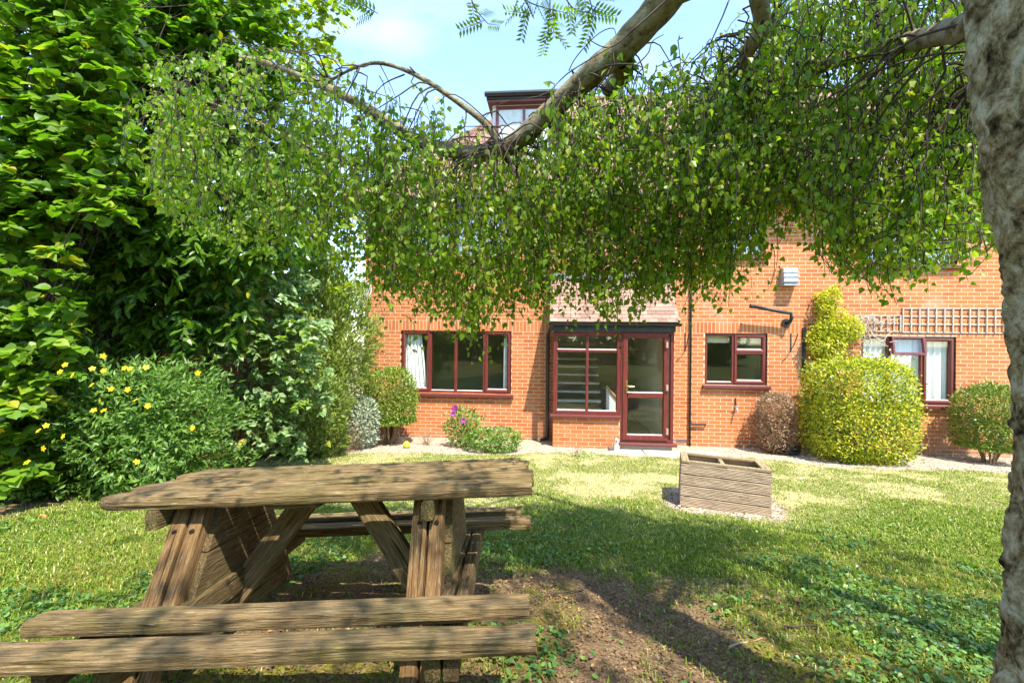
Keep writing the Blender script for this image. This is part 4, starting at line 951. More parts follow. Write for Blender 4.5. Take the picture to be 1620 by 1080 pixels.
def leaves(name, T, pos, axis, nrm, size, tone, mat, parent, singles=0, leafname='leaf', kind='stuff'):
    """joins the leaves into one part; the largest ones in view become leaf parts of their own"""
    pos, axis, nrm, size, tone = map(np.asarray, (pos, axis, nrm, size, tone))
    if singles:
        v = pos - CAM; d = v @ Fv; px = 810 + FPX * (v @ CR) / np.maximum(d, .1); py = 540 - FPX * (v @ CU) / np.maximum(d, .1)
        vis = (d > .4) & (px > 0) & (px < 1620) & (py > 0) & (py < 1080); sc = np.where(vis, size / np.maximum(d, .3), -1)
        order = np.argsort(-sc); pick = order[:singles]; pick = pick[sc[pick] > 0]; rest = np.setdiff1d(np.arange(len(pos)), pick)
        PI = PINV(parent)
        a = unit(axis); s_ = unit(np.cross(a, nrm)); n_ = np.cross(s_, a); bins = np.linspace(0, 1, 9)
        for i in pick:
            key = (name, leafname, int(np.clip(tone[i], 0, .999) * 8))
            if key not in BT:
                fs = [f for f in (T[1], T[2]) if len(f)]; me = np_mesh(leafname, T[0], fs, np.full(len(T[0]), key[2] / 8 + .06)); me.materials.append(mat); BT[key] = me
            o = bpy.data.objects.new(leafname, BT[key]); col.objects.link(o); o.parent = parent; z_ = float(size[i])
            Mx = Matrix(((*(s_[i, 0:1] * z_), *(a[i, 0:1] * z_), *(n_[i, 0:1] * z_), pos[i, 0]), (*(s_[i, 1:2] * z_), *(a[i, 1:2] * z_), *(n_[i, 1:2] * z_), pos[i, 1]), (*(s_[i, 2:3] * z_), *(a[i, 2:3] * z_), *(n_[i, 2:3] * z_), pos[i, 2]), (0, 0, 0, 1)))
            o.matrix_parent_inverse = PI; o.matrix_basis = Mx
        pos, axis, nrm, size, tone = pos[rest], axis[rest], nrm[rest], size[rest], tone[rest]
    V, fs, k = leaf_np(T, pos, axis, nrm, size)
    o = link(name, np_mesh(name, V, fs, np.repeat(np.clip(tone, 0, 1), k)), parent, mat)
    if kind: tag(o, kind=kind)
    return o
def rdir(n, z=0.): 
    v = rng.normal(size=(n, 3)); v[:, 2] += z; return unit(v)
def stems(name, polys, mat, parent, sides=5):
    V, Fq = tubes(polys, sides); return link(name, np_mesh(name, V, [Fq], smooth=True), parent, mat)
def curve(p, q, sag=.0, n=8, wob=.02, up=None):
    p, q = np.asarray(p, float), np.asarray(q, float); t = np.linspace(0, 1, n)[:, None]; c = p + (q - p) * t; c[:, 2] += sag * 4 * (t * (1 - t))[:, 0]
    k = c[[0, n // 3, (2 * n) // 3, n - 1]].copy(); k[1:3] += rng.normal(size=(2, 3)) * wob * 1.3; return spline(k, n)
def spline(pts, n=40):
    pts = np.asarray(pts, float); k = len(pts); t = np.linspace(0, k - 1, n); o = []
    for u in t:
        i = min(int(u), k - 2); f = u - i; p0, p1, p2, p3 = pts[max(i - 1, 0)], pts[i], pts[i + 1], pts[min(i + 2, k - 1)]
        o.append(.5 * ((2 * p1) + (p2 - p0) * f + (2 * p0 - 5 * p1 + 4 * p2 - p3) * f * f + (3 * p1 - p0 - 3 * p2 + p3) * f ** 3))
    return np.array(o)
def blob(n, c, r, p=2.6, shell=.72, lump=.14, sc=3., zmin=-1., seed=1):
    """points of a lumpy, clipped-bush volume; most lie near the skin"""
    d = rdir(n); e = (np.abs(d) ** p).sum(1) ** (-1 / p); rad = np.where(rng.random(n) < shell, 1 - .10 * np.abs(rng.normal(size=n)), rng.random(n) ** .5)
    rad = np.where(rng.random(n) < .03, rng.uniform(1.0, 1.16, n), rad)
    az = np.arctan2(d[:, 1], d[:, 0]); lm = 1 + lump * 2 * (fbm(az * sc + 9, d[:, 2] * sc * 1.6 + 5, 1.0, seed, 3) - .5)
    P = d * (e * rad * lm)[:, None]; P[:, 2] = np.maximum(P[:, 2], zmin + .04 * rng.random(n)); return np.asarray(c) + P * np.asarray(r), d
ML = {
 'birch': leafmat('birch_leaf', [(0, (.065, .12, .008)), (.35, (.125, .225, .012)), (.7, (.20, .31, .018)), (.93, (.31, .39, .03)), (1, (.36, .34, .03))], .38, .5),
 'lime': leafmat('lime_leaf', [(0, (.060, .13, .010)), (.4, (.115, .23, .014)), (.8, (.19, .32, .018)), (.97, (.24, .34, .03)), (1, (.5, .36, .02))], .45, .45),
 'laurel': leafmat('laurel_leaf', [(0, (.050, .12, .014)), (.5, (.11, .23, .02)), (.9, (.20, .33, .03)), (.97, (.13, .24, .02)), (1, (.5, .38, .03))], .3, .45, .45),
 'acid': leafmat('acid_green_leaf', [(0, (.10, .17, .01)), (.5, (.24, .32, .015)), (.9, (.42, .46, .03)), (1, (.55, .36, .02))], .45, .5),
 'hyper': leafmat('st_johns_leaf', [(0, (.055, .12, .022)), (.5, (.12, .23, .034)), (1, (.22, .34, .06))], .45, .38),
 'lilac': leafmat('lilac_leaf', [(0, (.07, .14, .036)), (.5, (.16, .27, .08)), (1, (.30, .40, .17))], .4, .4),
 'conifer': leafmat('conifer_leaf', [(0, (.08, .12, .015)), (.5, (.19, .25, .035)), (1, (.36, .40, .08))], .6, .3),
 'box': leafmat('privet_leaf', [(0, (.05, .09, .01)), (.4, (.14, .21, .02)), (.8, (.28, .36, .05)), (1, (.38, .43, .08))], .4, .3),
 'gold': leafmat('gold_variegated_leaf', [(0, (.045, .105, .012)), (.28, (.10, .20, .015)), (.42, (.40, .41, .02)), (.8, (.60, .56, .03)), (1, (.70, .62, .09))], .35, .3),
 'red': leafmat('red_variegated_leaf', [(0, (.10, .10, .03)), (.4, (.25, .15, .08)), (.8, (.40, .24, .17)), (1, (.52, .40, .30))], .5, .25),
 'silver': leafmat('silver_leaf', [(0, (.20, .23, .15)), (.6, (.38, .42, .30)), (1, (.52, .55, .44))], .7, .15),
 'hosta': leafmat('yellowing_leaf', [(0, (.18, .24, .03)), (.4, (.38, .36, .05)), (.8, (.52, .44, .07)), (1, (.38, .24, .08))], .5, .3),
 'green': leafmat('border_plant_leaf', [(0, (.07, .14, .02)), (.5, (.16, .27, .04)), (1, (.30, .40, .10))], .5, .3),
 'grass': leafmat('grass_blade', [(0, (.050, .105, .010)), (.35, (.12, .205, .014)), (.6, (.23, .29, .03)), (.8, (.46, .42, .13)), (1, (.66, .58, .30))], .6, .25, .2),
 'ivy': leafmat('ground_ivy_leaf', [(0, (.03, .085, .02)), (.5, (.075, .17, .03)), (1, (.17, .30, .05))], .4, .25),
 'petal': leafmat('yellow_petal', [(0, (.75, .50, .01)), (1, (.85, .62, .02))], .5, .3, .3, (1, 1, .6)),
 'purple': leafmat('purple_petal', [(0, (.25, .03, .20)), (1, (.40, .07, .32))], .5, .3, .3, (1, .8, 1)),
 'litter': leafmat('dead_leaf', [(0, (.07, .040, .02)), (.5, (.20, .115, .05)), (.85, (.36, .22, .10)), (1, (.58, .22, .04))], .8, .1, .2, (1, 1, 1)),
}
# ================================================================== BIRCH
birch = thing('birch_tree', 'silver birch with bare trunk on the right and weeping leafy branches overhead', 'tree')
# trunk
tp = [(1725, 1500, 1.10), (1740, 1080, 1.12), (1750, 900, 1.13), (1756, 760, 1.13), (1752, 600, 1.14), (1744, 470, 1.15), (1716, 330, 1.17), (1688, 180, 1.19), (1668, 60, 1.21), (1640, -120, 1.24), (1590, -420, 1.3), (1520, -900, 1.4)]
tpts = spline([at(*t) for t in tp], 260); tr = np.interp(np.linspace(0, 1, 260), np.linspace(0, 1, 12), [.22, .172, .162, .166, .168, .166, .160, .165, .165, .15, .135, .10])
tpts[0][2] = gz(tpts[0][0], tpts[0][1]) - .1; birch.location = tuple(tpts[0])
V, Fq = tubes([(tpts, tr)], 90)
cc = np.repeat(tpts, 90, 0); dv = V - cc; a_ = np.tile(np.arange(90), 260) / 90 * 2 * np.pi
nn_ = fbm(np.cos(a_) * 1.6 + 5, V[:, 2] * 3.2 + np.sin(a_) * 1.6, 1.4, 4, 5) - .5
nb_ = fbm(np.cos(a_) * 4 + 5, V[:, 2] * 9 + np.sin(a_) * 4, 1.4, 8, 3) - .5
nc_ = fbm(np.cos(a_) * 9 + 5, V[:, 2] * 16 + np.sin(a_) * 9, 1.6, 14, 4) - .5
V = cc + dv * (1 + .24 * nn_ + .16 * nb_ + .12 * nc_ * (1 + 2 * np.clip(nn_ * 3, 0, 1)))[:, None]
link('trunk', np_mesh('trunk', V, [Fq], smooth=True), birch, M_birch)
birch.children[-1].matrix_parent_inverse = PINV(birch)
def limb(pts, r0, r1, n=50, name='limb', mat=M_limb, sides=12, kn=.25, seed=2):
    c = spline([at(*p) for p in pts], n); r = np.linspace(r0, r1, n); V, Fq = tubes([(c, r)], sides); cc = np.repeat(c, sides, 0)
    k = fbm(V[:, 0] * 14 + V[:, 1] * 5, V[:, 2] * 14 + V[:, 1] * 7, 1.0, seed, 4) - .5
    V = cc + (V - cc) * (1 + kn * 2 * k)[:, None]
    link(name, np_mesh(name, V, [Fq], smooth=True), birch, mat); return c
l1 = limb([(1330, -420, 1.45), (1200, -220, 1.7), (1060, -10, 2.05), (990, 70, 2.2), (930, 122, 2.3), (868, 178, 2.42), (806, 230, 2.5), (745, 243, 2.62), (660, 222, 2.75), (590, 178, 2.85), (540, 150, 2.95), (450, 110, 3.05), (380, 90, 3.1)], .085, .016, 80)
l1b = limb([(985, 95, 2.25), (985, 120, 2.35), (960, 140, 2.5)], .055, .04, 14)
l2 = limb([(1600, 10, 1.24), (1520, 45, 1.45), (1440, 66, 1.75), (1370, 82, 2.0), (1290, 110, 2.25), (1190, 150, 2.5), (1120, 190, 2.65), (1020, 240, 2.85)], .045, .012, 60, seed=5)
l3 = limb([(1190, -60, 2.0), (1205, 40, 2.1), (1180, 90, 2.2), (1190, 135, 2.3), (1180, 200, 2.5), (1260, 330, 2.6)], .045, .010, 40, seed=7)
l4 = limb([(1290, 110, 2.25), (1230, 180, 2.5), (1170, 280, 2.7), (1080, 350, 2.8), (1000, 400, 2.9)], .028, .008, 40, seed=8)
l5 = limb([(790, 236, 2.5), (770, 198, 2.5), (705, 148, 2.55), (650, 115, 2.6), (600, 100, 2.65), (560, 108, 2.7), (520, 130, 2.75)], .020, .006, 40, seed=9, kn=.1)
l6 = limb([(1600, 40, 1.24), (1560, 120, 1.7), (1480, 190, 2.2), (1400, 220, 2.6), (1280, 250, 2.9)], .030, .008, 40, seed=10)
l7 = limb([(660, 222, 2.75), (570, 260, 2.9), (480, 230, 3.1), (400, 190, 3.2), (300, 150, 3.3)], .022, .006, 40, seed=12)
limb([(1600, -420, 1.3), (1330, -420, 1.45)], .10, .085, 10)
limb([(1060, -10, 2.05), (1085, -8, 2.0), (1140, -40, 1.9)], .03, .02, 10)
limbs = np.concatenate([l1[20:], l2, l3, l4, l5, l6, l7])
UPX = [230, 330, 450, 520, 600, 700, 760, 800, 850, 900, 960, 1000, 1060, 1110, 1160, 1200, 1260, 1560]
UPY = [100, 50, 70, 95, 145, 165, 200, 212, 205, 160, 140, 125, 100, 75, 40, 0, -50, -60]
LOX = [230, 330, 420, 500, 560, 600, 640, 690, 740, 790, 850, 900, 960, 1030, 1090, 1150, 1190, 1225, 1250, 1290, 1340, 1400, 1460, 1520, 1570]
LOY = [300, 400, 420, 400, 430, 465, 490, 495, 545, 490, 500, 475, 505, 485, 470, 455, 430, 375, 340, 375, 435, 460, 440, 420, 400]
P_, A_, N_, S_, T_ = [], [], [], [], []; tw = []
SH_S, SH_L = (SUN.x * Fv[0] + SUN.y * Fv[1]) / SUN.z, (SUN.x * Rv[0] + SUN.y * Rv[1]) / SUN.z
def in_crown(p):
    """the crown ends where its shade on the lawn ends"""
    s_, l_ = p[0] * Fv[0] + p[1] * Fv[1], p[0] * Rv[0] + p[1] * Rv[1]; h = p[2] - .5
    s2, l2 = s_ - SH_S * h, l_ - SH_L * h
    return s2 < np.interp(l2, [-3, .3, 1.5, 3, 4.5], [4.7, 4.6, 4.3, 3.8, 3.3]) + .12 * rng.normal()
def strand(start, length, lean, dens=.021, lo=.026, hi=.042, tb=0.):
    n_ = max(int(length / .04), 4); t = np.linspace(0, 1, n_)
    sw = rng.normal(size=2) * .06; c = np.stack([start[0] + lean[0] * t ** .8 * length + sw[0] * np.sin(t * 3), start[1] + lean[1] * t ** .8 * length + sw[1] * np.sin(t * 3), start[2] + .04 * np.sin(t * 5) * (1 - t) - length * t ** 1.15], -1)
    tw.append((c, np.linspace(.0028, .0010, n_)))
    m_ = max(int(length / dens), 3); u = np.sort(rng.random(m_)) ** .85; idx_ = u * (n_ - 1); i0 = np.minimum(idx_.astype(int), n_ - 2); f = (idx_ - i0)[:, None]
    p = c[i0] * (1 - f) + c[i0 + 1] * f; o = rdir(m_) * .028; o[:, 2] *= .5; p = p + o
    ax = unit(np.stack([o[:, 0] * 14 + rng.normal(size=m_) * .30, o[:, 1] * 14 + rng.normal(size=m_) * .30, -.75 + rng.normal(size=m_) * .35], -1))
    P_.append(p); A_.append(ax); N_.append(rdir(m_, .35)); S_.append(rng.uniform(lo, hi, m_)); T_.append(np.clip(rng.normal(.50, .20, m_) + tb, 0, .98))
def low(px): return np.interp(px, LOX, LOY)
def upp(px): return np.interp(px, UPX, UPY)
cnt = 0; tries = 0
while cnt < 2250 and tries < 40000:
    tries += 1
    px = rng.uniform(230, 1575) if rng.random() < .85 else rng.uniform(1060, 1575); u, lo_ = upp(px), low(px)
    if px < 480 and rng.random() < .55: continue
    y0 = u + (lo_ - u - 30) * rng.random() ** .9
    if 545 < px < 610 and 280 < y0 < 420 and rng.random() < .5: continue
    if vnoise(np.float64(px), np.float64(y0), .016, 3) < .17 and y0 < lo_ - 90: continue
    d = rng.uniform(2.2, 3.4 - np.clip((400 - y0) / 400, 0, 1.2) * .6) if px < 1300 else rng.uniform(1.7, 2.75)
    ln_px = rng.uniform(50, 190); end = min(y0 + ln_px, lo_ - 34 + 80 * (vnoise(np.float64(px), np.float64(0), .035, 5) - .5) + rng.normal() * 16)
    if end - y0 < 22: continue
    st_ = at(px, y0, d)
    if not in_crown(st_): continue
    L_ = (end - y0) * d / FPX
    tb_ = .24 if px > 1280 else (.12 if px < 700 else .2)
    k_ = .82 if px > 1250 else 1.
    strand(st_, L_, rng.normal(size=2) * .14, .021 * k_, .026 * k_, .042 * k_, tb=tb_); cnt += 1
cnt = 0; tries = 0
while cnt < 520 and tries < 9000:
    tries += 1; px = rng.uniform(860, 1560); u = upp(px); y0 = rng.uniform(u - 15, 250); d = rng.uniform(1.75, 2.6)
    if y0 < u - 10 or not in_crown(at(px, y0, d)): continue
    strand(at(px, y0, d), rng.uniform(50, 120) * d / FPX, rng.normal(size=2) * .2, .017, .021, .036, tb=.22); cnt += 1
for q in l1[22:62:2]:
    for _ in range(2): strand(q + rng.normal(size=3) * .035, rng.uniform(.08, .3), rng.normal(size=2) * .4, .025, .028, .045, tb=.15)
# long trailing strands of the fringe
for px, y0, y1 in ((738, 420, 562), (752, 430, 520), (728, 430, 540), (775, 420, 520), (790, 440, 545), (640, 420, 510), (632, 440, 500), (960, 430, 520), (968, 440, 500), (955, 400, 470), (1000, 420, 500), (1140, 400, 480), (1125, 390, 470), (1400, 400, 470), (1385, 380, 460), (1425, 400, 475), (820, 430, 500), (690, 430, 500), (880, 430, 495), (1080, 420, 490)):
    d = rng.uniform(2.4, 2.8); strand(at(px, y0, d), (y1 - y0) * d / FPX, rng.normal(size=2) * .05, .018)
for _ in range(230):
    px = rng.uniform(520, 1560); y1 = low(px) - 22 + rng.exponential(20); y0 = y1 - rng.uniform(60, 130); d = rng.uniform(2.2, 3.2) if px < 1300 else rng.uniform(1.9, 2.7)
    strand(at(px, y0, d), (y1 - y0) * d / FPX, rng.normal(size=2) * .07, .028, .022, .038, tb=.12)
# bare sprays against the sky
for px, y0, y1, d in ((868, 130, 190, 1.6), (770, 200, 240, 2.2), (1080, 60, 110, 1.8), (1075, 90, 140, 1.9), (900, 150, 200, 2.2), (950, 130, 180, 2.3), (1000, 100, 160, 2.2), (700, 150, 220, 2.5), (650, 130, 200, 2.6), (600, 120, 200, 2.6), (560, 120, 220, 2.7)):
    strand(at(px, y0, d), (y1 - y0) * d / FPX, rng.normal(size=2) * .3, .03, .03, .05)
# crown out of frame overhead, the shade on table and lawn
cnt = 0
while cnt < 620:
    s_ = rng.uniform(-3.2, 3.3); l_ = rng.uniform(-1.4, 4.2); h = rng.uniform(1.2, 4.6)
    if h < .75 * max(s_, 0) + .75 or h < .9: continue
    if ((s_ - .4) / 3.4) ** 2 + ((l_ - 1.2) / 3.1) ** 2 > 1: continue
    if vnoise(np.float64(s_), np.float64(l_), 1.5, 8) < .30: continue
    xy = sl2w(s_, l_); L_ = rng.uniform(.3, .55); zz_ = CAMZ + h
    if h - L_ < .75 * max(s_, 0) + .30 or not in_crown((xy[0], xy[1], zz_)): continue
    strand((xy[0], xy[1], zz_), L_, rng.normal(size=2) * .3, .022, .034, .05); cnt += 1
cnt = 0
while cnt < 720:
    s_, l_, h = rng.uniform(-4.5, 2.2), rng.uniform(-.9, 5.2), rng.uniform(3.2, 6.8)
    if ((s_ + .8) / 3.6) ** 2 + ((l_ - 2.0) / 3.2) ** 2 > 1 or h < .75 * max(s_, 0) + 1.1: continue
    xy = sl2w(s_, l_)
    if not in_crown((xy[0], xy[1], CAMZ + h)): continue
    strand((xy[0], xy[1], CAMZ + h), rng.uniform(.3, .6), rng.normal(size=2) * .3, 0.03, .05, .075); cnt += 1
crown = leaves('crown', LF_birch, np.concatenate(P_), np.concatenate(A_), np.concatenate(N_), np.concatenate(S_), np.concatenate(T_), ML['birch'], birch, singles=280)
# side branchlets tie the strands to the limbs
polys = list(tw)
for c, r in tw[::4]:
    dd_ = np.linalg.norm(limbs - c[0], axis=1); j = rng.choice(np.where(dd_ < dd_.min() * 1.3 + .03)[0]); q = limbs[j]
    if dd_[j] < .6: polys.append((curve(q, c[0], .06, 7, .018), np.linspace(.0055, .0025, 7)))
# thin bare twigs crossing the sky
for pts, r in (([(1060, -5, 1.9), (1010, 40, 1.9), (965, 75, 1.9), (930, 62, 1.9)], .005), ([(965, 75, 1.9), (900, 115, 1.75), (860, 150, 1.7), (790, 165, 1.65), (752, 210, 1.65)], .003), ([(900, 112, 2.2), (912, 90, 2.2), (945, 55, 2.2), (970, 45, 2.2), (975, 62, 2.2)], .004), ([(1005, 105, 2.0), (1025, 85, 2.0), (1032, 66, 2.0), (1050, 55, 2.0)], .004),
               ([(800, 240, 2.4), (780, 200, 2.4), (720, 150, 2.45), (690, 165, 2.5)], .005), ([(640, 118, 2.6), (600, 140, 2.65), (570, 200, 2.7)], .005), ([(600, 100, 2.65), (620, 140, 2.7), (640, 190, 2.7)], .004)):
    c = spline([at(*p) for p in pts], 16); polys.append((c, np.linspace(r, r * .4, 16)))
stems('twigs', polys, M_twig, birch, 4)

# ================================================================== ROWAN SPRAYS (top edge)
rowan = thing('rowan_tree', 'rowan branch with feathery leaflets hanging from above against blue sky', 'tree')
rl = [(548, -40, 2.6), (575, 5, 2.6), (598, 22, 2.6)], [(735, -40, 2.6), (750, 10, 2.6), (772, 38, 2.6)], [(800, -40, 2.5), (830, 0, 2.5), (880, 18, 2.5)], [(830, 0, 2.5), (845, 30, 2.5)], [(880, -30, 2.5), (905, 12, 2.5), (930, 20, 2.5)], [(870, -40, 2.5), (870, 20, 2.5), (868, 46, 2.5)], [(900, -30, 2.5), (930, -5, 2.5), (940, 30, 2.5)]
p_, a2, n2_, s2 = [], [], [], []; pol = []
for pts in rl:
    c = spline([at(*p) for p in pts], 14); pol.append((c, np.linspace(.005, .002, 14)))
    for k in range(5, 14, 2):
        ax0 = unit(rng.normal(size=3) + np.array([0, 0, -.7])); rach = c[k] + ax0 * np.linspace(0, .15, 8)[:, None]; pol.append((rach, np.linspace(.0018, .001, 8)))
        sd = unit(np.cross(ax0, rng.normal(size=3)))
        for m_ in range(1, 8):
            for sg in (-1, 1): p_.append(rach[m_]); a2.append(unit(sd * sg + ax0 * .5)); n2_.append(np.cross(sd, ax0)); s2.append(.045)
top0 = at(735, -40, 2.6); pol.append((spline([at(1300, -600, 2.4), at(1000, -160, 2.5), at(735, -60, 2.6), at(548, -40, 2.6)], 30), np.linspace(.03, .006, 30)))
pol.append((spline([(at(1300, -600, 2.4)[0], at(1300, -600, 2.4)[1], gz(1.9, 2.4) - .1) + np.array([3.0, -4.0, 0]), at(1300, -600, 2.4) + np.array([2.2, -2.6, .2]), at(1300, -600, 2.4)], 20), np.linspace(.10, .03, 20)))
rowan.location = tuple(pol[-1][0][0])
stems('branches', pol, M_twig, rowan, 5)
leaves('crown', LF_lance, p_, a2, n2_, np.array(s2), rng.uniform(.2, .7, len(p_)), ML['birch'], rowan)

# ================================================================== LEFT BORDER TREES AND SHRUBS
def spray_tree(name, label, base, regions, T, mat, n_sprays, per, size, spread, droop, trunk_r, singles=0, flat=.4, group=None, stem_mat=M_trunk, tone=(.5, .22), gl=1.0, cat='tree'):
    """regions: list of (px0,px1,py0,py1,d0,d1,weight); sprays of leaves on short shoots fill these volumes"""
    t = thing(name, label, cat, (base[0], base[1], gz(base[0], base[1])), group)
    wsum = np.array([r[6] for r in regions], float); wsum /= wsum.sum(); P, A, N, S, Tn = [], [], [], [], []; pol = []; ends = []
    for k in range(n_sprays):
        r = regions[rng.choice(len(regions), p=wsum)]; px, py, d = rng.uniform(r[0], r[1]), rng.uniform(r[2], r[3]), rng.uniform(r[4], r[5])
        c = at(px, py, d)
        if c[2] < gz(c[0], c[1]) + .1: continue
        ax = unit(np.array([*(rng.normal(size=2)), rng.normal() * flat]) + np.array([.35 * Rv[0], -.6, .0])); L_ = spread * rng.uniform(.6, 1.2)
        tt = np.linspace(0, 1, 6)[:, None]; sh = c + ax * L_ * (tt - .5); sh[:, 2] -= droop * L_ * (tt[:, 0] ** 2); pol.append((sh, np.linspace(.004, .0015, 6))); ends.append(sh[0])
        m_ = per; u = rng.random(m_); p = c + ax * L_ * (u[:, None] - .5); p[:, 2] -= droop * L_ * u ** 2
        side = unit(np.cross(np.tile(ax, (m_, 1)), np.array([0, 0, 1.]))) * rng.choice([-1, 1], m_)[:, None]
        lax = unit(side + ax * rng.uniform(.2, 1.2, (m_, 1)) + rng.normal(size=(m_, 3)) * .3 - np.array([0, 0, droop * .8]))
        P.append(p); A.append(lax); N.append(unit(np.array([.1, -.35, 1.]) + rng.normal(size=(m_, 3)) * .42)); S.append(rng.uniform(*size, m_)); Tn.append(np.clip(rng.normal(tone[0], tone[1], m_) + .12 * rng.normal(), 0, .985) + (rng.random(m_) < .006) * .1)
    ends = np.array(ends); tz = ends[:, 2].max(); top = np.array([ends[:, 0].mean() * .6 + base[0] * .4, ends[:, 1].mean() * .6 + base[1] * .4, tz * .9])
    b0 = np.array([base[0], base[1], gz(base[0], base[1]) - .05]); trunk = spline([b0, b0 * .6 + top * .4 + np.array([.06, 0, 0]), top], 20)
    stems('trunk', [(trunk, np.linspace(trunk_r, trunk_r * .25, 20))], stem_mat, t, 10)
    for e in ends[::6]:
        j = int(np.clip(np.argmin(np.linalg.norm(trunk - e, axis=1)) - rng.integers(1, 9), 2, 17)); pol.append((curve(trunk[j], e, .12, 9, .06), np.linspace(.010 * gl, .003, 9)))
    stems('branches', pol, M_twig if stem_mat is M_trunk else stem_mat, t, 4)
    leaves('crown', T, np.concatenate(P), np.concatenate(A), np.concatenate(N), np.concatenate(S), np.concatenate(Tn), mat, t, singles=singles)
    return t
bl_ = sl2w(4.9, -5.4)
spray_tree('lime_tree', 'tall tree with broad bright green leaves at the top left of the garden', bl_,
           [(-60, 195, -40, 340, 4.3, 5.5, 5), (100, 340, -40, 250, 5.8, 7.2, 5), (-40, 110, 320, 600, 4.2, 5.0, 1.4), (-60, 70, 600, 760, 4.2, 4.7, .7), (230, 450, -40, 170, 6.0, 7.2, 2.4)],
           LF_lime, ML['lime'], 1700, 17, (.075, .14), .55, .25, .09, 250, tone=(.52, .22))
b2_ = sl2w(6.0, -5.2)
spray_tree('laurel_tree', 'glossy dark green cherry laurel behind the yellow-flowered shrub', b2_,
           [(110, 470, 230, 420, 5.4, 6.6, 5), (120, 400, 370, 530, 5.7, 6.6, 4), (60, 330, 430, 550, 5.8, 6.6, 1.5), (300, 520, 180, 330, 6.8, 7.6, 2), (60, 250, 300, 470, 5.5, 6.3, 1.5)],
           LF_laurel, ML['laurel'], 1150, 16, (.11, .18), .40, .75, .07, 200, tone=(.48, .24))
b3_ = sl2w(8.2, -5.3)
spray_tree('yellow_green_tree', 'tall sunlit yellow-green tree rising behind the laurel against sky', b3_,
           [(330, 535, -80, 150, 6.8, 8.4, 4), (250, 520, 120, 330, 7, 8.4, 2.5), (60, 330, -60, 300, 7.5, 8.8, 2.5), (400, 560, 300, 470, 7.6, 8.6, 1.2)],
           LF_lime, ML['acid'], 640, 13, (.07, .12), .6, .2, .10, 0)
b4_ = sl2w(6.5, -3.75)
lil = spray_tree('lilac_shrub', 'loose shrub with pale heart-shaped leaves and bare leaning stems', b4_,
           [(330, 490, 430, 560, 5.7, 6.5, 3), (400, 520, 500, 640, 5.8, 6.6, 3), (340, 480, 620, 715, 5.9, 6.4, 1.8), (330, 420, 560, 640, 6.0, 6.6, .9)],
           LF_ovate, ML['lilac'], 420, 15, (.06, .10), .30, .35, .035, 120, stem_mat=M_stem, cat='shrub', tone=(.66, .22))
pol = []
for (a0, a1) in (((330, 730, 6.4), (400, 470, 6.2)), ((345, 735, 6.4), (455, 430, 6.3)), ((368, 735, 6.3), (420, 500, 6.2)), ((320, 720, 6.4), (375, 600, 6.2)), ((372, 738, 6.2), (385, 660, 6.2)), ((335, 730, 6.4), (350, 500, 6.3))):
    g0 = at(*a0); g0[2] = gz(g0[0], g0[1]) - .03; pol.append((curve(g0, at(*a1), .04, 10, .02), np.linspace(.022, .008, 10)))
stems('stems', pol, M_stem, lil, 6)
def shrub(name, label, base_px, c, r, n, T, mat, size, tone=(.5, .25), p=2.6, shell=.75, lump=.14, zmin=-1, stemn=7, stem_mat=M_stem, stem_r=.012, updir=.35, group=None, stem_h=.6, sc=3., singles=0, seed=1, cat='shrub'):
    t = thing(name, label, cat, (c[0], c[1], gz(c[0], c[1])), group)
    P, d = blob(n, c, r, p, shell, lump, sc, zmin, seed)
    ok = P[:, 1] < WY - .03 if c[1] > 7.5 and c[0] > HX0 - .2 else np.ones(n, bool)
    ok &= P[:, 2] > ground_z(P[:, 0], P[:, 1]) + .005
    P, d = P[ok], d[ok]; m_ = len(P)
    leaves('foliage', T, P, unit(d * .8 + rdir(m_) * .8 + np.array([0, 0, updir])), unit(d + rdir(m_) * .6 + np.array([0, 0, .4])), rng.uniform(*size, m_), np.clip(rng.normal(*tone, m_) + .25 * (vnoise(P[:, 0] + P[:, 1], P[:, 2], 6., 5) - .5), 0, 1), mat, t, singles=singles)
    pol = []; g0 = gz(c[0], c[1])
    for k in range(stemn):
        a = rng.uniform(0, 6.28); b = np.array([c[0] + .12 * r[0] * math.cos(a), c[1] + .12 * r[1] * math.sin(a), g0 - .03]); e = np.array([c[0] + .75 * r[0] * math.cos(a), c[1] + .6 * r[1] * math.sin(a), g0 + (c[2] + r[2] - g0) * rng.uniform(stem_h, .92)])
        pol.append((curve(b, e, .03, 9, .015), np.linspace(stem_r, stem_r * .35, 9)))
        for _ in range(3):
            q = pol[-1][0][rng.integers(3, 8)] if len(pol[-1][0]) == 9 else b; pol.append((curve(q, q + rdir(1, .4)[0] * np.array(r) * .45, 0, 5, .01), np.linspace(stem_r * .45, stem_r * .15, 5)))
    stems('stems', pol, stem_mat, t, 5); return t
def px_shrub(name, label, px0, px1, py0, py1, d, n, T, mat, size, depth=None, **kw):
    """volume of the shrub from its measured outline at a known distance"""
    a, b = at(px0, (py0 + py1) / 2, d), at(px1, (py0 + py1) / 2, d); zt = at((px0 + px1) / 2, py0, d)[2]; cx, cy = (a[:2] + b[:2]) / 2; z0 = gz(cx, cy); rx = np.linalg.norm(b[:2] - a[:2]) / 2
    rz = (zt - z0) / 2
    return shrub(name, label, None, (cx, cy, z0 + rz + .01), (rx, depth or rx * .85, rz), n, T, mat, size, **kw)
hy = px_shrub('st_johns_wort', 'bushy green shrub dotted with yellow flowers in the left border', 20, 340, 582, 800, 5.0, 19000, LF_lance, ML['hyper'], (.055, .095), 0.6, tone=(.55, .24), p=3.2, lump=.5, shell=.6, stemn=16, updir=.1, stem_r=.008, singles=0, sc=4.)
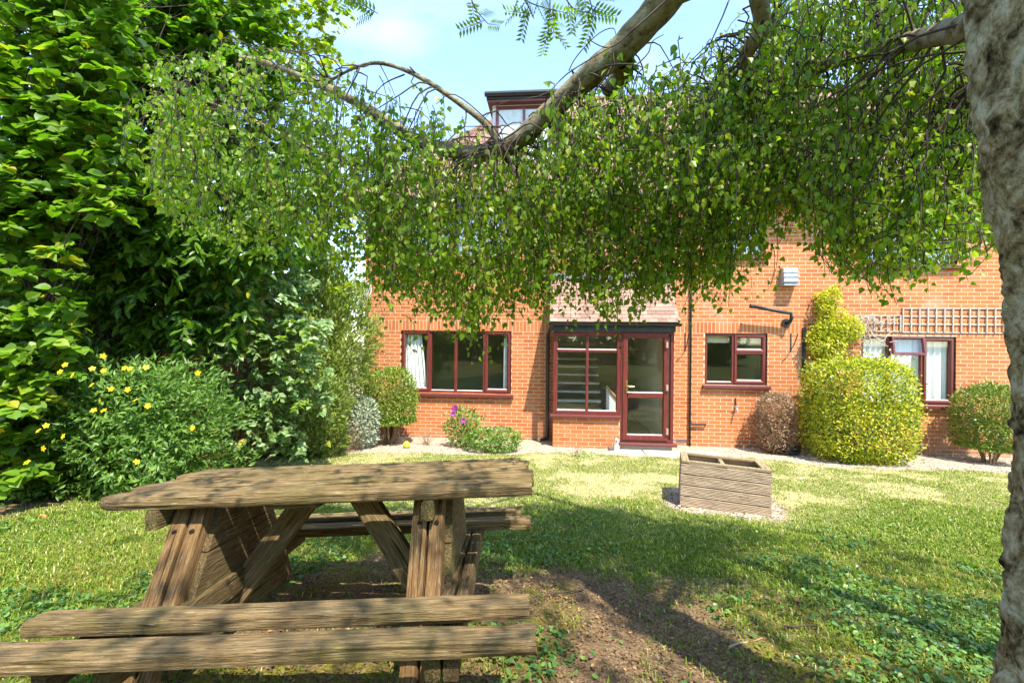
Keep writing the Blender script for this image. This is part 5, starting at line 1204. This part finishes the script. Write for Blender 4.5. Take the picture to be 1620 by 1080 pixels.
hx = px_shrub('st_johns_wort', 'lower trailing clump with yellow flowers at the left picture edge', -50, 105, 630, 830, 4.75, 6500, LF_lance, ML['hyper'], (.05, .085), .42, tone=(.55, .24), lump=.3, shell=.6, stemn=10, updir=.1, stem_r=.006, sc=4., seed=4)
PET = tmpl([(0, 0), (.45, .30), (.8, .30), (1, .0)], .1, .2)
def flower(c, parent, size, mat, npet=5, nrm=None, name='flower'):
    nrm = unit(nrm if nrm is not None else np.array([.1, -.8, .5]) + rng.normal(size=3) * .3); u = unit(np.cross(nrm, [.3, .2, 1.])); v_ = np.cross(nrm, u); ang_ = np.arange(npet) * 2 * np.pi / npet + rng.random()
    ax = np.cos(ang_)[:, None] * u + np.sin(ang_)[:, None] * v_ + nrm * .25
    leaves(name, PET, np.tile(c, (npet, 1)), ax, np.tile(nrm, (npet, 1)), np.full(npet, size), rng.random(npet), mat, parent, kind=None)
for px, py in ((95, 588), (103, 577), (115, 593), (146, 583), (164, 586), (197, 582), (206, 583), (231, 581), (145, 609), (158, 633), (148, 649), (164, 649), (176, 615), (214, 633), (234, 642), (65, 660), (73, 673), (61, 681), (100, 690), (216, 730), (313, 590), (305, 677), (163, 563), (202, 616)):
    flower(at(px, py, 4.12 + .15 * rng.random()), hy, .028, ML['petal'])
for px, py in ((43, 731), (69, 709), (1, 680), (3, 625)): flower(at(px, py, 4.15), hx, .03, ML['petal'])
px_shrub('conifer_hedge', 'feathery yellow-green conifer beside the house corner', 462, 584, 425, 695, 8.3, 24000, LF_lance, ML['conifer'], (.045, .11), .8, tone=(.6, .22), p=2.2, lump=.45, shell=.7, stemn=8, updir=.8, sc=3.5)
px_shrub('conifer_hedge', 'small feathery green conifer in front of the taller hedge', 440, 545, 600, 735, 7.3, 9000, LF_lance, ML['conifer'], (.05, .09), .5, tone=(.35, .2), lump=.25, updir=.6, stemn=6)
px_shrub('heather', 'low brown twiggy heather clump beside the silver shrub', 515, 575, 668, 722, 7.9, 3000, LF_tiny, ML['red'], (.012, .03), .35, tone=(.3, .2), lump=.3, stemn=26, stem_mat=M_dead, stem_r=.005)
px_shrub('privet_bush', 'clipped green bush on bare brown stems left of four-pane window', 576, 656, 584, 696, 8.75, 10000, LF_tiny, ML['box'], (.035, .06), .42, tone=(.55, .22), p=3.2, zmin=-.42, lump=.16, stemn=16, stem_r=.022, stem_mat=M_stem)
px_shrub('silver_shrub', 'silvery grey-leaved shrub beside the clipped green bush', 547, 598, 630, 704, 8.3, 6000, LF_tiny, ML['silver'], (.03, .055), .3, tone=(.55, .22), lump=.2, stemn=7)
px_shrub('gold_bush', 'large clipped yellow and green variegated bush against the house wall', 1287, 1424, 569, 735, 7.95, 27000, LF_tiny, ML['gold'], (.032, .060), .66, tone=(.47, .30), p=4.6, lump=.10, shell=.8, stemn=14, updir=.2, stem_r=.015)
px_shrub('red_bush', 'small clipped pinkish red-leaved bush below the kitchen window', 1201, 1252, 624, 722, 8.5, 9000, LF_tiny, ML['red'], (.026, .045), .33, tone=(.58, .28), p=3.4, lump=.12, shell=.7, stemn=9, stem_r=.01)
px_shrub('privet_bush', 'clipped green bush with brown twiggy base beside the birch trunk', 1527, 1604, 610, 728, 8.0, 11000, LF_tiny, ML['box'], (.032, .055), .48, tone=(.45, .24), p=3.0, zmin=-.62, lump=.16, stemn=26, stem_mat=M_dead, stem_r=.012)
# climber up the wall
cl = thing('euonymus_climber', 'yellow variegated climber growing up brick wall above the clipped bush', 'climber', (*on(1312, 700, WY - .1)[:2], 0.0))
P, D_ = [], []
for px, py, r_, n_ in ((1310, 538, .36, 2600), (1318, 508, .27, 1500), (1304, 484, .13, 450), (1316, 470, .15, 600), (1345, 520, .22, 1000), (1298, 468, .07, 150), (1318, 458, .06, 120)):
    c = on(px, py, WY - .16); b_, d_ = blob(n_, c, (r_, .15, r_), 2.2, .6, .25); P.append(b_); D_.append(d_)
P, D_ = np.concatenate(P), np.concatenate(D_); ok = P[:, 1] < WY - .01; P, D_ = P[ok], D_[ok]; m_ = len(P)
leaves('foliage', LF_tiny, P, unit(D_ + rdir(m_) * .8), unit(D_ + rdir(m_) * .6 + np.array([0, -.5, .4])), rng.uniform(.034, .06, m_), np.clip(rng.normal(.62, .22, m_), 0, 1), ML['gold'], cl)
pol = [(curve(np.array([on(1310, 600, WY - .08)[0] + rng.normal() * .1, WY - .06, -.03]), on(1310 + rng.normal() * 22, 500, WY - .08), 0, 9, .03), np.linspace(.018, .006, 9)) for _ in range(7)]
stems('stems', pol, M_stem, cl, 5)
vn = thing('dead_vine', 'pale leafless vine twigs tangled on the smaller trellis', 'vine', (*on(1380, 560, WY - .06)[:2], on(1370, 560, WY)[2])); pol = []
for _ in range(46):
    px, py = rng.uniform(1352, 1412), rng.uniform(500, 545); q = on(px, py, WY - rng.uniform(.04, .14)); e = on(np.clip(px + rng.normal() * 26, 1350, 1425), np.clip(py - 8 + rng.normal() * 14, 500, 548), WY - rng.uniform(.04, .14)); pol.append((curve(q, e, .02, 7, .02), np.linspace(.007, .003, 7)))
stems('twigs', pol, M_pale, vn, 4)
# border plants by the wall
gp = px_shrub('geranium', 'low mound of light green leaves in front of the brick wall', 738, 822, 678, 718, 8.15, 2600, LF_ovate, ML['green'], (.03, .055), .33, tone=(.55, .22), lump=.25, stemn=5, updir=.2)
pp = px_shrub('peony', 'upright leafy plant with magenta flowers under the four-pane window', 706, 760, 648, 702, 8.5, 900, LF_lance, ML['green'], (.06, .11), .25, tone=(.5, .25), lump=.4, stemn=7, updir=.5, shell=.4)
for px, py in ((720, 645), (719, 647), (733, 665), (716, 655)): flower(at(px, py, 8.3), pp, .06, ML['purple'], 7)
for px, py in ((783, 677), (795, 680), (770, 679)): flower(at(px, py, 8.1), gp, .03, ML['purple'], 5)
def twiggy(name, label, px, py, d, h, sp, n, mat, r=.004):
    b = on_ground(px, py); t = thing(name, label, 'plant', (b[0], b[1], gz(b[0], b[1])))
    pol = [(curve(np.array([b[0], b[1], gz(b[0], b[1]) - .02]) + np.append(rng.normal(size=2) * .03, 0), b + np.array([rng.normal() * sp, rng.normal() * sp * .6, h * rng.uniform(.5, 1)]), .03, 7, .02), np.linspace(r, r * .3, 7)) for _ in range(n)]
    stems('stems', pol, mat, t, 4); return t
twiggy('dead_plant', 'dry brown twiggy plant on the bare soil below four-pane window', 675, 704, 8.4, .42, .2, 34, M_dead)
twiggy('dead_plant', 'dry stalks by the wall below the net-curtained ground floor window', 1475, 722, 8.0, .5, .3, 30, M_dead)
wd = twiggy('weed', 'small weed with dark stalks growing at the foot of porch wall', 912, 722, 8.0, .22, .1, 14, M_stem)
b = on_ground(918, 724); m_ = 160; P = np.array([b[0] + .05, b[1], gz(b[0], b[1]) + .05]) + rng.normal(size=(m_, 3)) * np.array([.12, .06, .035]); leaves('foliage', LF_lance, P, rdir(m_, .5), rdir(m_, 1.), rng.uniform(.03, .06, m_), rng.uniform(.4, 1, m_), ML['green'], wd)
# big-leaved yellowing plants at the border edge
def bigleaf(label, px, py, d, n, spx, spy, heads):
    b = at(px, py, d); b[2] = gz(b[0], b[1]); t = thing('hydrangea', label, 'plant', b, 'yellowing hydrangeas along the border'); P, A, N = [], [], []; pol = []
    for k in range(n):
        e = at(px + rng.normal() * spx, py - 18 - abs(rng.normal()) * spy, d + rng.normal() * .12); e[2] = max(e[2], b[2] + .07); P.append(e); A.append(unit(np.array([rng.normal(), rng.normal() - .5, rng.normal() * .4 - .1]))); N.append(unit(np.array([rng.normal() * .4, -.5 + rng.normal() * .4, 1]))); pol.append((curve(b, e, .04, 6, .01), np.linspace(.006, .003, 6)))
    stems('stems', pol, M_stem, t, 4)
    leaves('foliage', LF_hosta, P, A, N, rng.uniform(.12, .20, n), rng.uniform(.1, 1, n), ML['hosta'], t, singles=max(4, n - 4))
    for hx_, hy_ in heads:
        c = at(hx_, hy_, d - .1); m_ = 70; dd = rdir(m_); leaves('flower_head', LF_tiny, c + dd * .07, rdir(m_), dd, rng.uniform(.02, .035, m_), rng.uniform(.4, 1, m_), ML['red'], t, kind=None)
bigleaf('yellowing large-leaved hydrangea directly behind the far corner of the table', 315, 745, 5.5, 34, 34, 22, ((345, 708), (330, 715)))
bigleaf('smaller yellowing hydrangea further along the border towards the house', 472, 728, 7.0, 20, 16, 16, ((465, 712), (478, 716)))
# ivy under the border shrubs
m_ = 2600; s_ = rng.uniform(4.2, 8.6, m_); l_ = np.interp(s_, BED_S, BED_L) - np.abs(rng.normal(size=m_)) * .7 - .12; xy = np.array([sl2w(a, b) for a, b in zip(s_, l_)]); P = np.column_stack([xy, ground_z(xy[:, 0], xy[:, 1]) + rng.random(m_) * .16])
ok = (vnoise(P[:, 0], P[:, 1], 2.2, 6) > .42); P = P[ok]; m_ = len(P)
iv = leaves('ground_ivy', LF_ovate, P, rdir(m_), rdir(m_, 1.5), rng.uniform(.03, .07, m_), rng.uniform(0, .8, m_), ML['ivy'], None); tag(iv, 'dark green ivy covering the soil under the border shrubs', 'ivy', kind='stuff')

# dense greenery beyond the fence
for k, (s_, l_, rx, lab) in enumerate(((6.2, -8.0, 1.7, 'dark leafy tree beyond the fence behind the lime tree'), (8.6, -7.0, 1.6, 'dark leafy tree beyond the fence behind the laurel'), (10.6, -5.6, 1.5, 'dark leafy tree beyond the fence behind the conifer'))):
    xy = sl2w(s_, l_); shrub('garden_tree', lab, None, (xy[0], xy[1], 2.3), (rx, rx, 2.3), 4200, LF_lime, ML['laurel'], (.13, .22), tone=(.5, .25), lump=.3, stemn=5, stem_mat=M_trunk, stem_r=.08, group='trees beyond the fence', cat='tree', shell=.6)
# trees and hedge behind the viewer, seen in the window panes
for k, (x, y) in enumerate(((-7.0, -6.2), (-2.4, -6.8), (2.4, -6.6), (7.4, -6.4))):
    shrub('garden_tree', ('large leafy tree behind the viewer mirrored in the left window', 'leafy tree behind the viewer mirrored in the porch window', 'leafy tree behind the viewer mirrored in the porch door', 'leafy tree behind the viewer mirrored in the kitchen window')[k], None, (x, y, 3.4), (2.7, 1.6, 2.6), 5000, LF_lime, ML['laurel'], (.18, .3), tone=(.5, .25), lump=.3, stemn=5, stem_mat=M_trunk, stem_r=.12, group='trees behind the viewer', cat='tree')

# ================================================================== GRASS, WEEDS, LITTER
n_ = 540000; s_ = 1.2 + 6.8 * rng.random(n_) ** 1.15; half = s_ * 1.16 + 1.0; l_ = (rng.random(n_) * 2 - 1) * half
keep = (l_ > -5.2) & (l_ < 8.2); s_, l_ = s_[keep], l_[keep]; x = Fv[0] * s_ + Rv[0] * l_; y = Fv[1] * s_ + Rv[1] * l_
so2, li2, dr2, mo2, we2, be2 = masks(x, y); pr = (1 - so2) * (1 - .55 * dr2) * (1 - .45 * mo2) + .10 * so2 * (1 - be2) * (1 - li2) * (fbm(x, y, 3.3, 50) > .52)
keep = rng.random(len(x)) < pr; x, y, dr2, s_ = x[keep], y[keep], dr2[keep], s_[keep]; N = len(x); z = ground_z(x, y) - .004
tuft = fbm(x, y, 5.0, 41); h = rng.uniform(.014, .042, N) * (.6 + .9 * tuft) * (1 - .30 * dr2); az = rng.uniform(0, 6.283, N); lean = rng.uniform(.15, .95, N)
ox, oy = np.cos(az), np.sin(az); w_ = rng.uniform(.0016, .0032, N) * (1 + .12 * s_); bx, by = -oy * w_, ox * w_
mid = np.stack([x + ox * h * lean * .35, y + oy * h * lean * .35, z + h * .62], -1); tip = np.stack([x + ox * h * lean, y + oy * h * lean, z + h * (1 - .35 * lean)], -1)
V = np.stack([np.stack([x - bx, y - by, z], -1), np.stack([x + bx, y + by, z], -1), mid + np.stack([bx, by, 0 * bx], -1) * .8, mid - np.stack([bx, by, 0 * bx], -1) * .8, tip], 1).reshape(-1, 3)
o5 = np.arange(N)[:, None] * 5; tone = np.clip(rng.normal(.43, .15, N) + dr2 * rng.uniform(.1, .62, N) + (rng.random(N) < .10) * .35, 0, 1)
gr = link('grass', np_mesh('grass', V, [o5 + np.array([[0, 1, 2, 3]]), o5 + np.array([[3, 2, 4]])], np.repeat(tone, 5)), None, ML['grass']); tag(gr, 'patchy green and straw-coloured lawn grass', 'grass', kind='stuff')
def scatter(n, dens, smax=4.6, smin=1.5):
    s_ = smin + (smax - smin) * rng.random(n); l_ = (rng.random(n) * 2 - 1) * (s_ * 1.16 + .2); x = Fv[0] * s_ + Rv[0] * l_; y = Fv[1] * s_ + Rv[1] * l_
    k = rng.random(n) < dens(x, y, s_, l_); return x[k], y[k]
x, y = scatter(42000, lambda x, y, s, l: np.clip(masks(x, y)[4] * .75 + smooth(1.25, 1.9, l) * smooth(2.9, 2.2, s) * (fbm(x, y, 2.5, 60) > .42) * .9 + .008, 0, 1), 4.4)
m_ = len(x); P = np.column_stack([x, y, ground_z(x, y) + rng.uniform(.004, .045, m_)])
wl = leaves('weeds', LF_lime, P, rdir(m_) * np.array([1, 1, .25]), rdir(m_, 2.2), rng.uniform(.012, .032, m_), np.clip(rng.normal(.55, .25, m_), 0, 1), ML['ivy'], None); tag(wl, 'patches of round-leaved weeds spreading through the thin lawn', 'weeds', kind='stuff')
x, y = scatter(48000, lambda x, y, s, l: np.clip(masks(x, y)[0] * .8 + .06, 0, 1), 5.6); m_ = len(x); P = np.column_stack([x, y, ground_z(x, y) + rng.uniform(.002, .014, m_)])
lt = leaves('leaf_litter', LF_ovate, P, rdir(m_) * np.array([1, 1, .2]), rdir(m_, 2.), rng.uniform(.006, .022, m_), np.clip(rng.normal(.4, .24, m_), 0, .93), ML['litter'], None); tag(lt, 'brown leaf litter and debris on the worn earth', 'leaf litter', kind='stuff')
# gravel by the wall
def pebbles(name, label, n, fn, lo, hi, mat):
    x, y = fn(n); m_ = len(x); oc = np.array([[1, 0, 0], [0, 1, 0], [-1, 0, 0], [0, -1, 0], [0, 0, .7], [0, 0, -.5]], float); fo = np.array([[0, 1, 4], [1, 2, 4], [2, 3, 4], [3, 0, 4], [1, 0, 5], [2, 1, 5], [3, 2, 5], [0, 3, 5]])
    sz = rng.uniform(lo, hi, m_); a = rng.uniform(0, 6.28, m_); ca, sa = np.cos(a)[:, None], np.sin(a)[:, None]; q = oc[None] * rng.uniform(.6, 1.2, (m_, 6, 1)) * sz[:, None, None]
    vx_ = q[:, :, 0] * ca - q[:, :, 1] * sa; vy_ = q[:, :, 0] * sa + q[:, :, 1] * ca; V = np.stack([vx_ + x[:, None], vy_ + y[:, None], q[:, :, 2] + (ground_z(x, y) + sz * .3)[:, None]], -1).reshape(-1, 3)
    o = link(name, np_mesh(name, V, [(np.arange(m_)[:, None, None] * 6 + fo[None]).reshape(-1, 3)], np.repeat(rng.random(m_), 6)), None, mat); tag(o, label, 'gravel', kind='stuff')
M_peb = tilemat('pebble', (.16, .12, .09), (.36, .29, .22), (.55, .48, .40))
pebbles('gravel', 'pale gravel and dry soil crumbs along the foot of the house wall', 16000, lambda n: scatter(n, lambda x, y, s, l: np.clip(masks(x, y)[1] * .9 + masks(x, y)[5] * .3, 0, 1) * (y < WY - .02), 8.9, 4.2), .006, .020, M_peb)
pebbles('soil_crumbs', 'crumbs of earth and small stones on the worn ground round the table', 9000, lambda n: scatter(n, lambda x, y, s, l: masks(x, y)[0] * (1 - masks(x, y)[1]), 4.2, 1.5), .003, .010, tilemat('earth_crumb', (.04, .026, .016), (.11, .075, .048), (.24, .18, .12)))
# single fallen leaves and sticks
for (px, py, sz, tn_, lab) in ((160, 774, .10, .99, 'long orange fallen leaf lying on the soil behind the table end'), (122, 788, .10, .99, 'orange-red fallen leaf on the soil at left of the table'), (62, 818, .10, .92, 'yellowish fallen leaf at the edge of soil and grass'), (130, 748, .10, .88, 'curled brown fallen leaf under the yellow-flowered shrub'), (178, 746, .08, .9, 'small round brown leaf under the yellow-flowered shrub'), (822, 801, .06, .8, 'pale fallen leaf on the grass beside table end'), (896, 813, .06, .85, 'pinkish pale leaf on the grass right of the table'), (1255, 953, .07, .55, 'dark brown fallen leaf on the mossy worn ground')):
    p = on_ground(px, py); o = leaves('fallen_leaf', LF_laurel, [p + np.array([0, 0, .02])], [unit(np.array([1., .3 * rng.normal(), .05]))], [unit(np.array([.1, -.5, 1.]))], np.array([sz]), np.array([tn_]), ML['litter'], None, kind=None); tag(o, lab, 'leaf', 'fallen leaves')
for (a0, a1, lab) in (((1152, 1028), (1206, 1012), 'pale crooked stick on worn ground near the bottom edge'), ((875, 943), (921, 937), 'thin dark stick on bare earth right of table'), ((1240, 994), (1302, 999), 'thin dark twig lying on moss near the weeds')):
    p, q = on_ground(*a0) + np.array([0, 0, .012]), on_ground(*a1) + np.array([0, 0, .012]); V, Fq = tubes([(curve(p, q, .008, 8, .004), np.linspace(.006, .003, 8))], 6)
    tag(link('stick', np_mesh('stick', V, [Fq], smooth=True), None, M_dead if 'pale' in lab else M_twig), lab, 'stick', 'sticks on the ground')
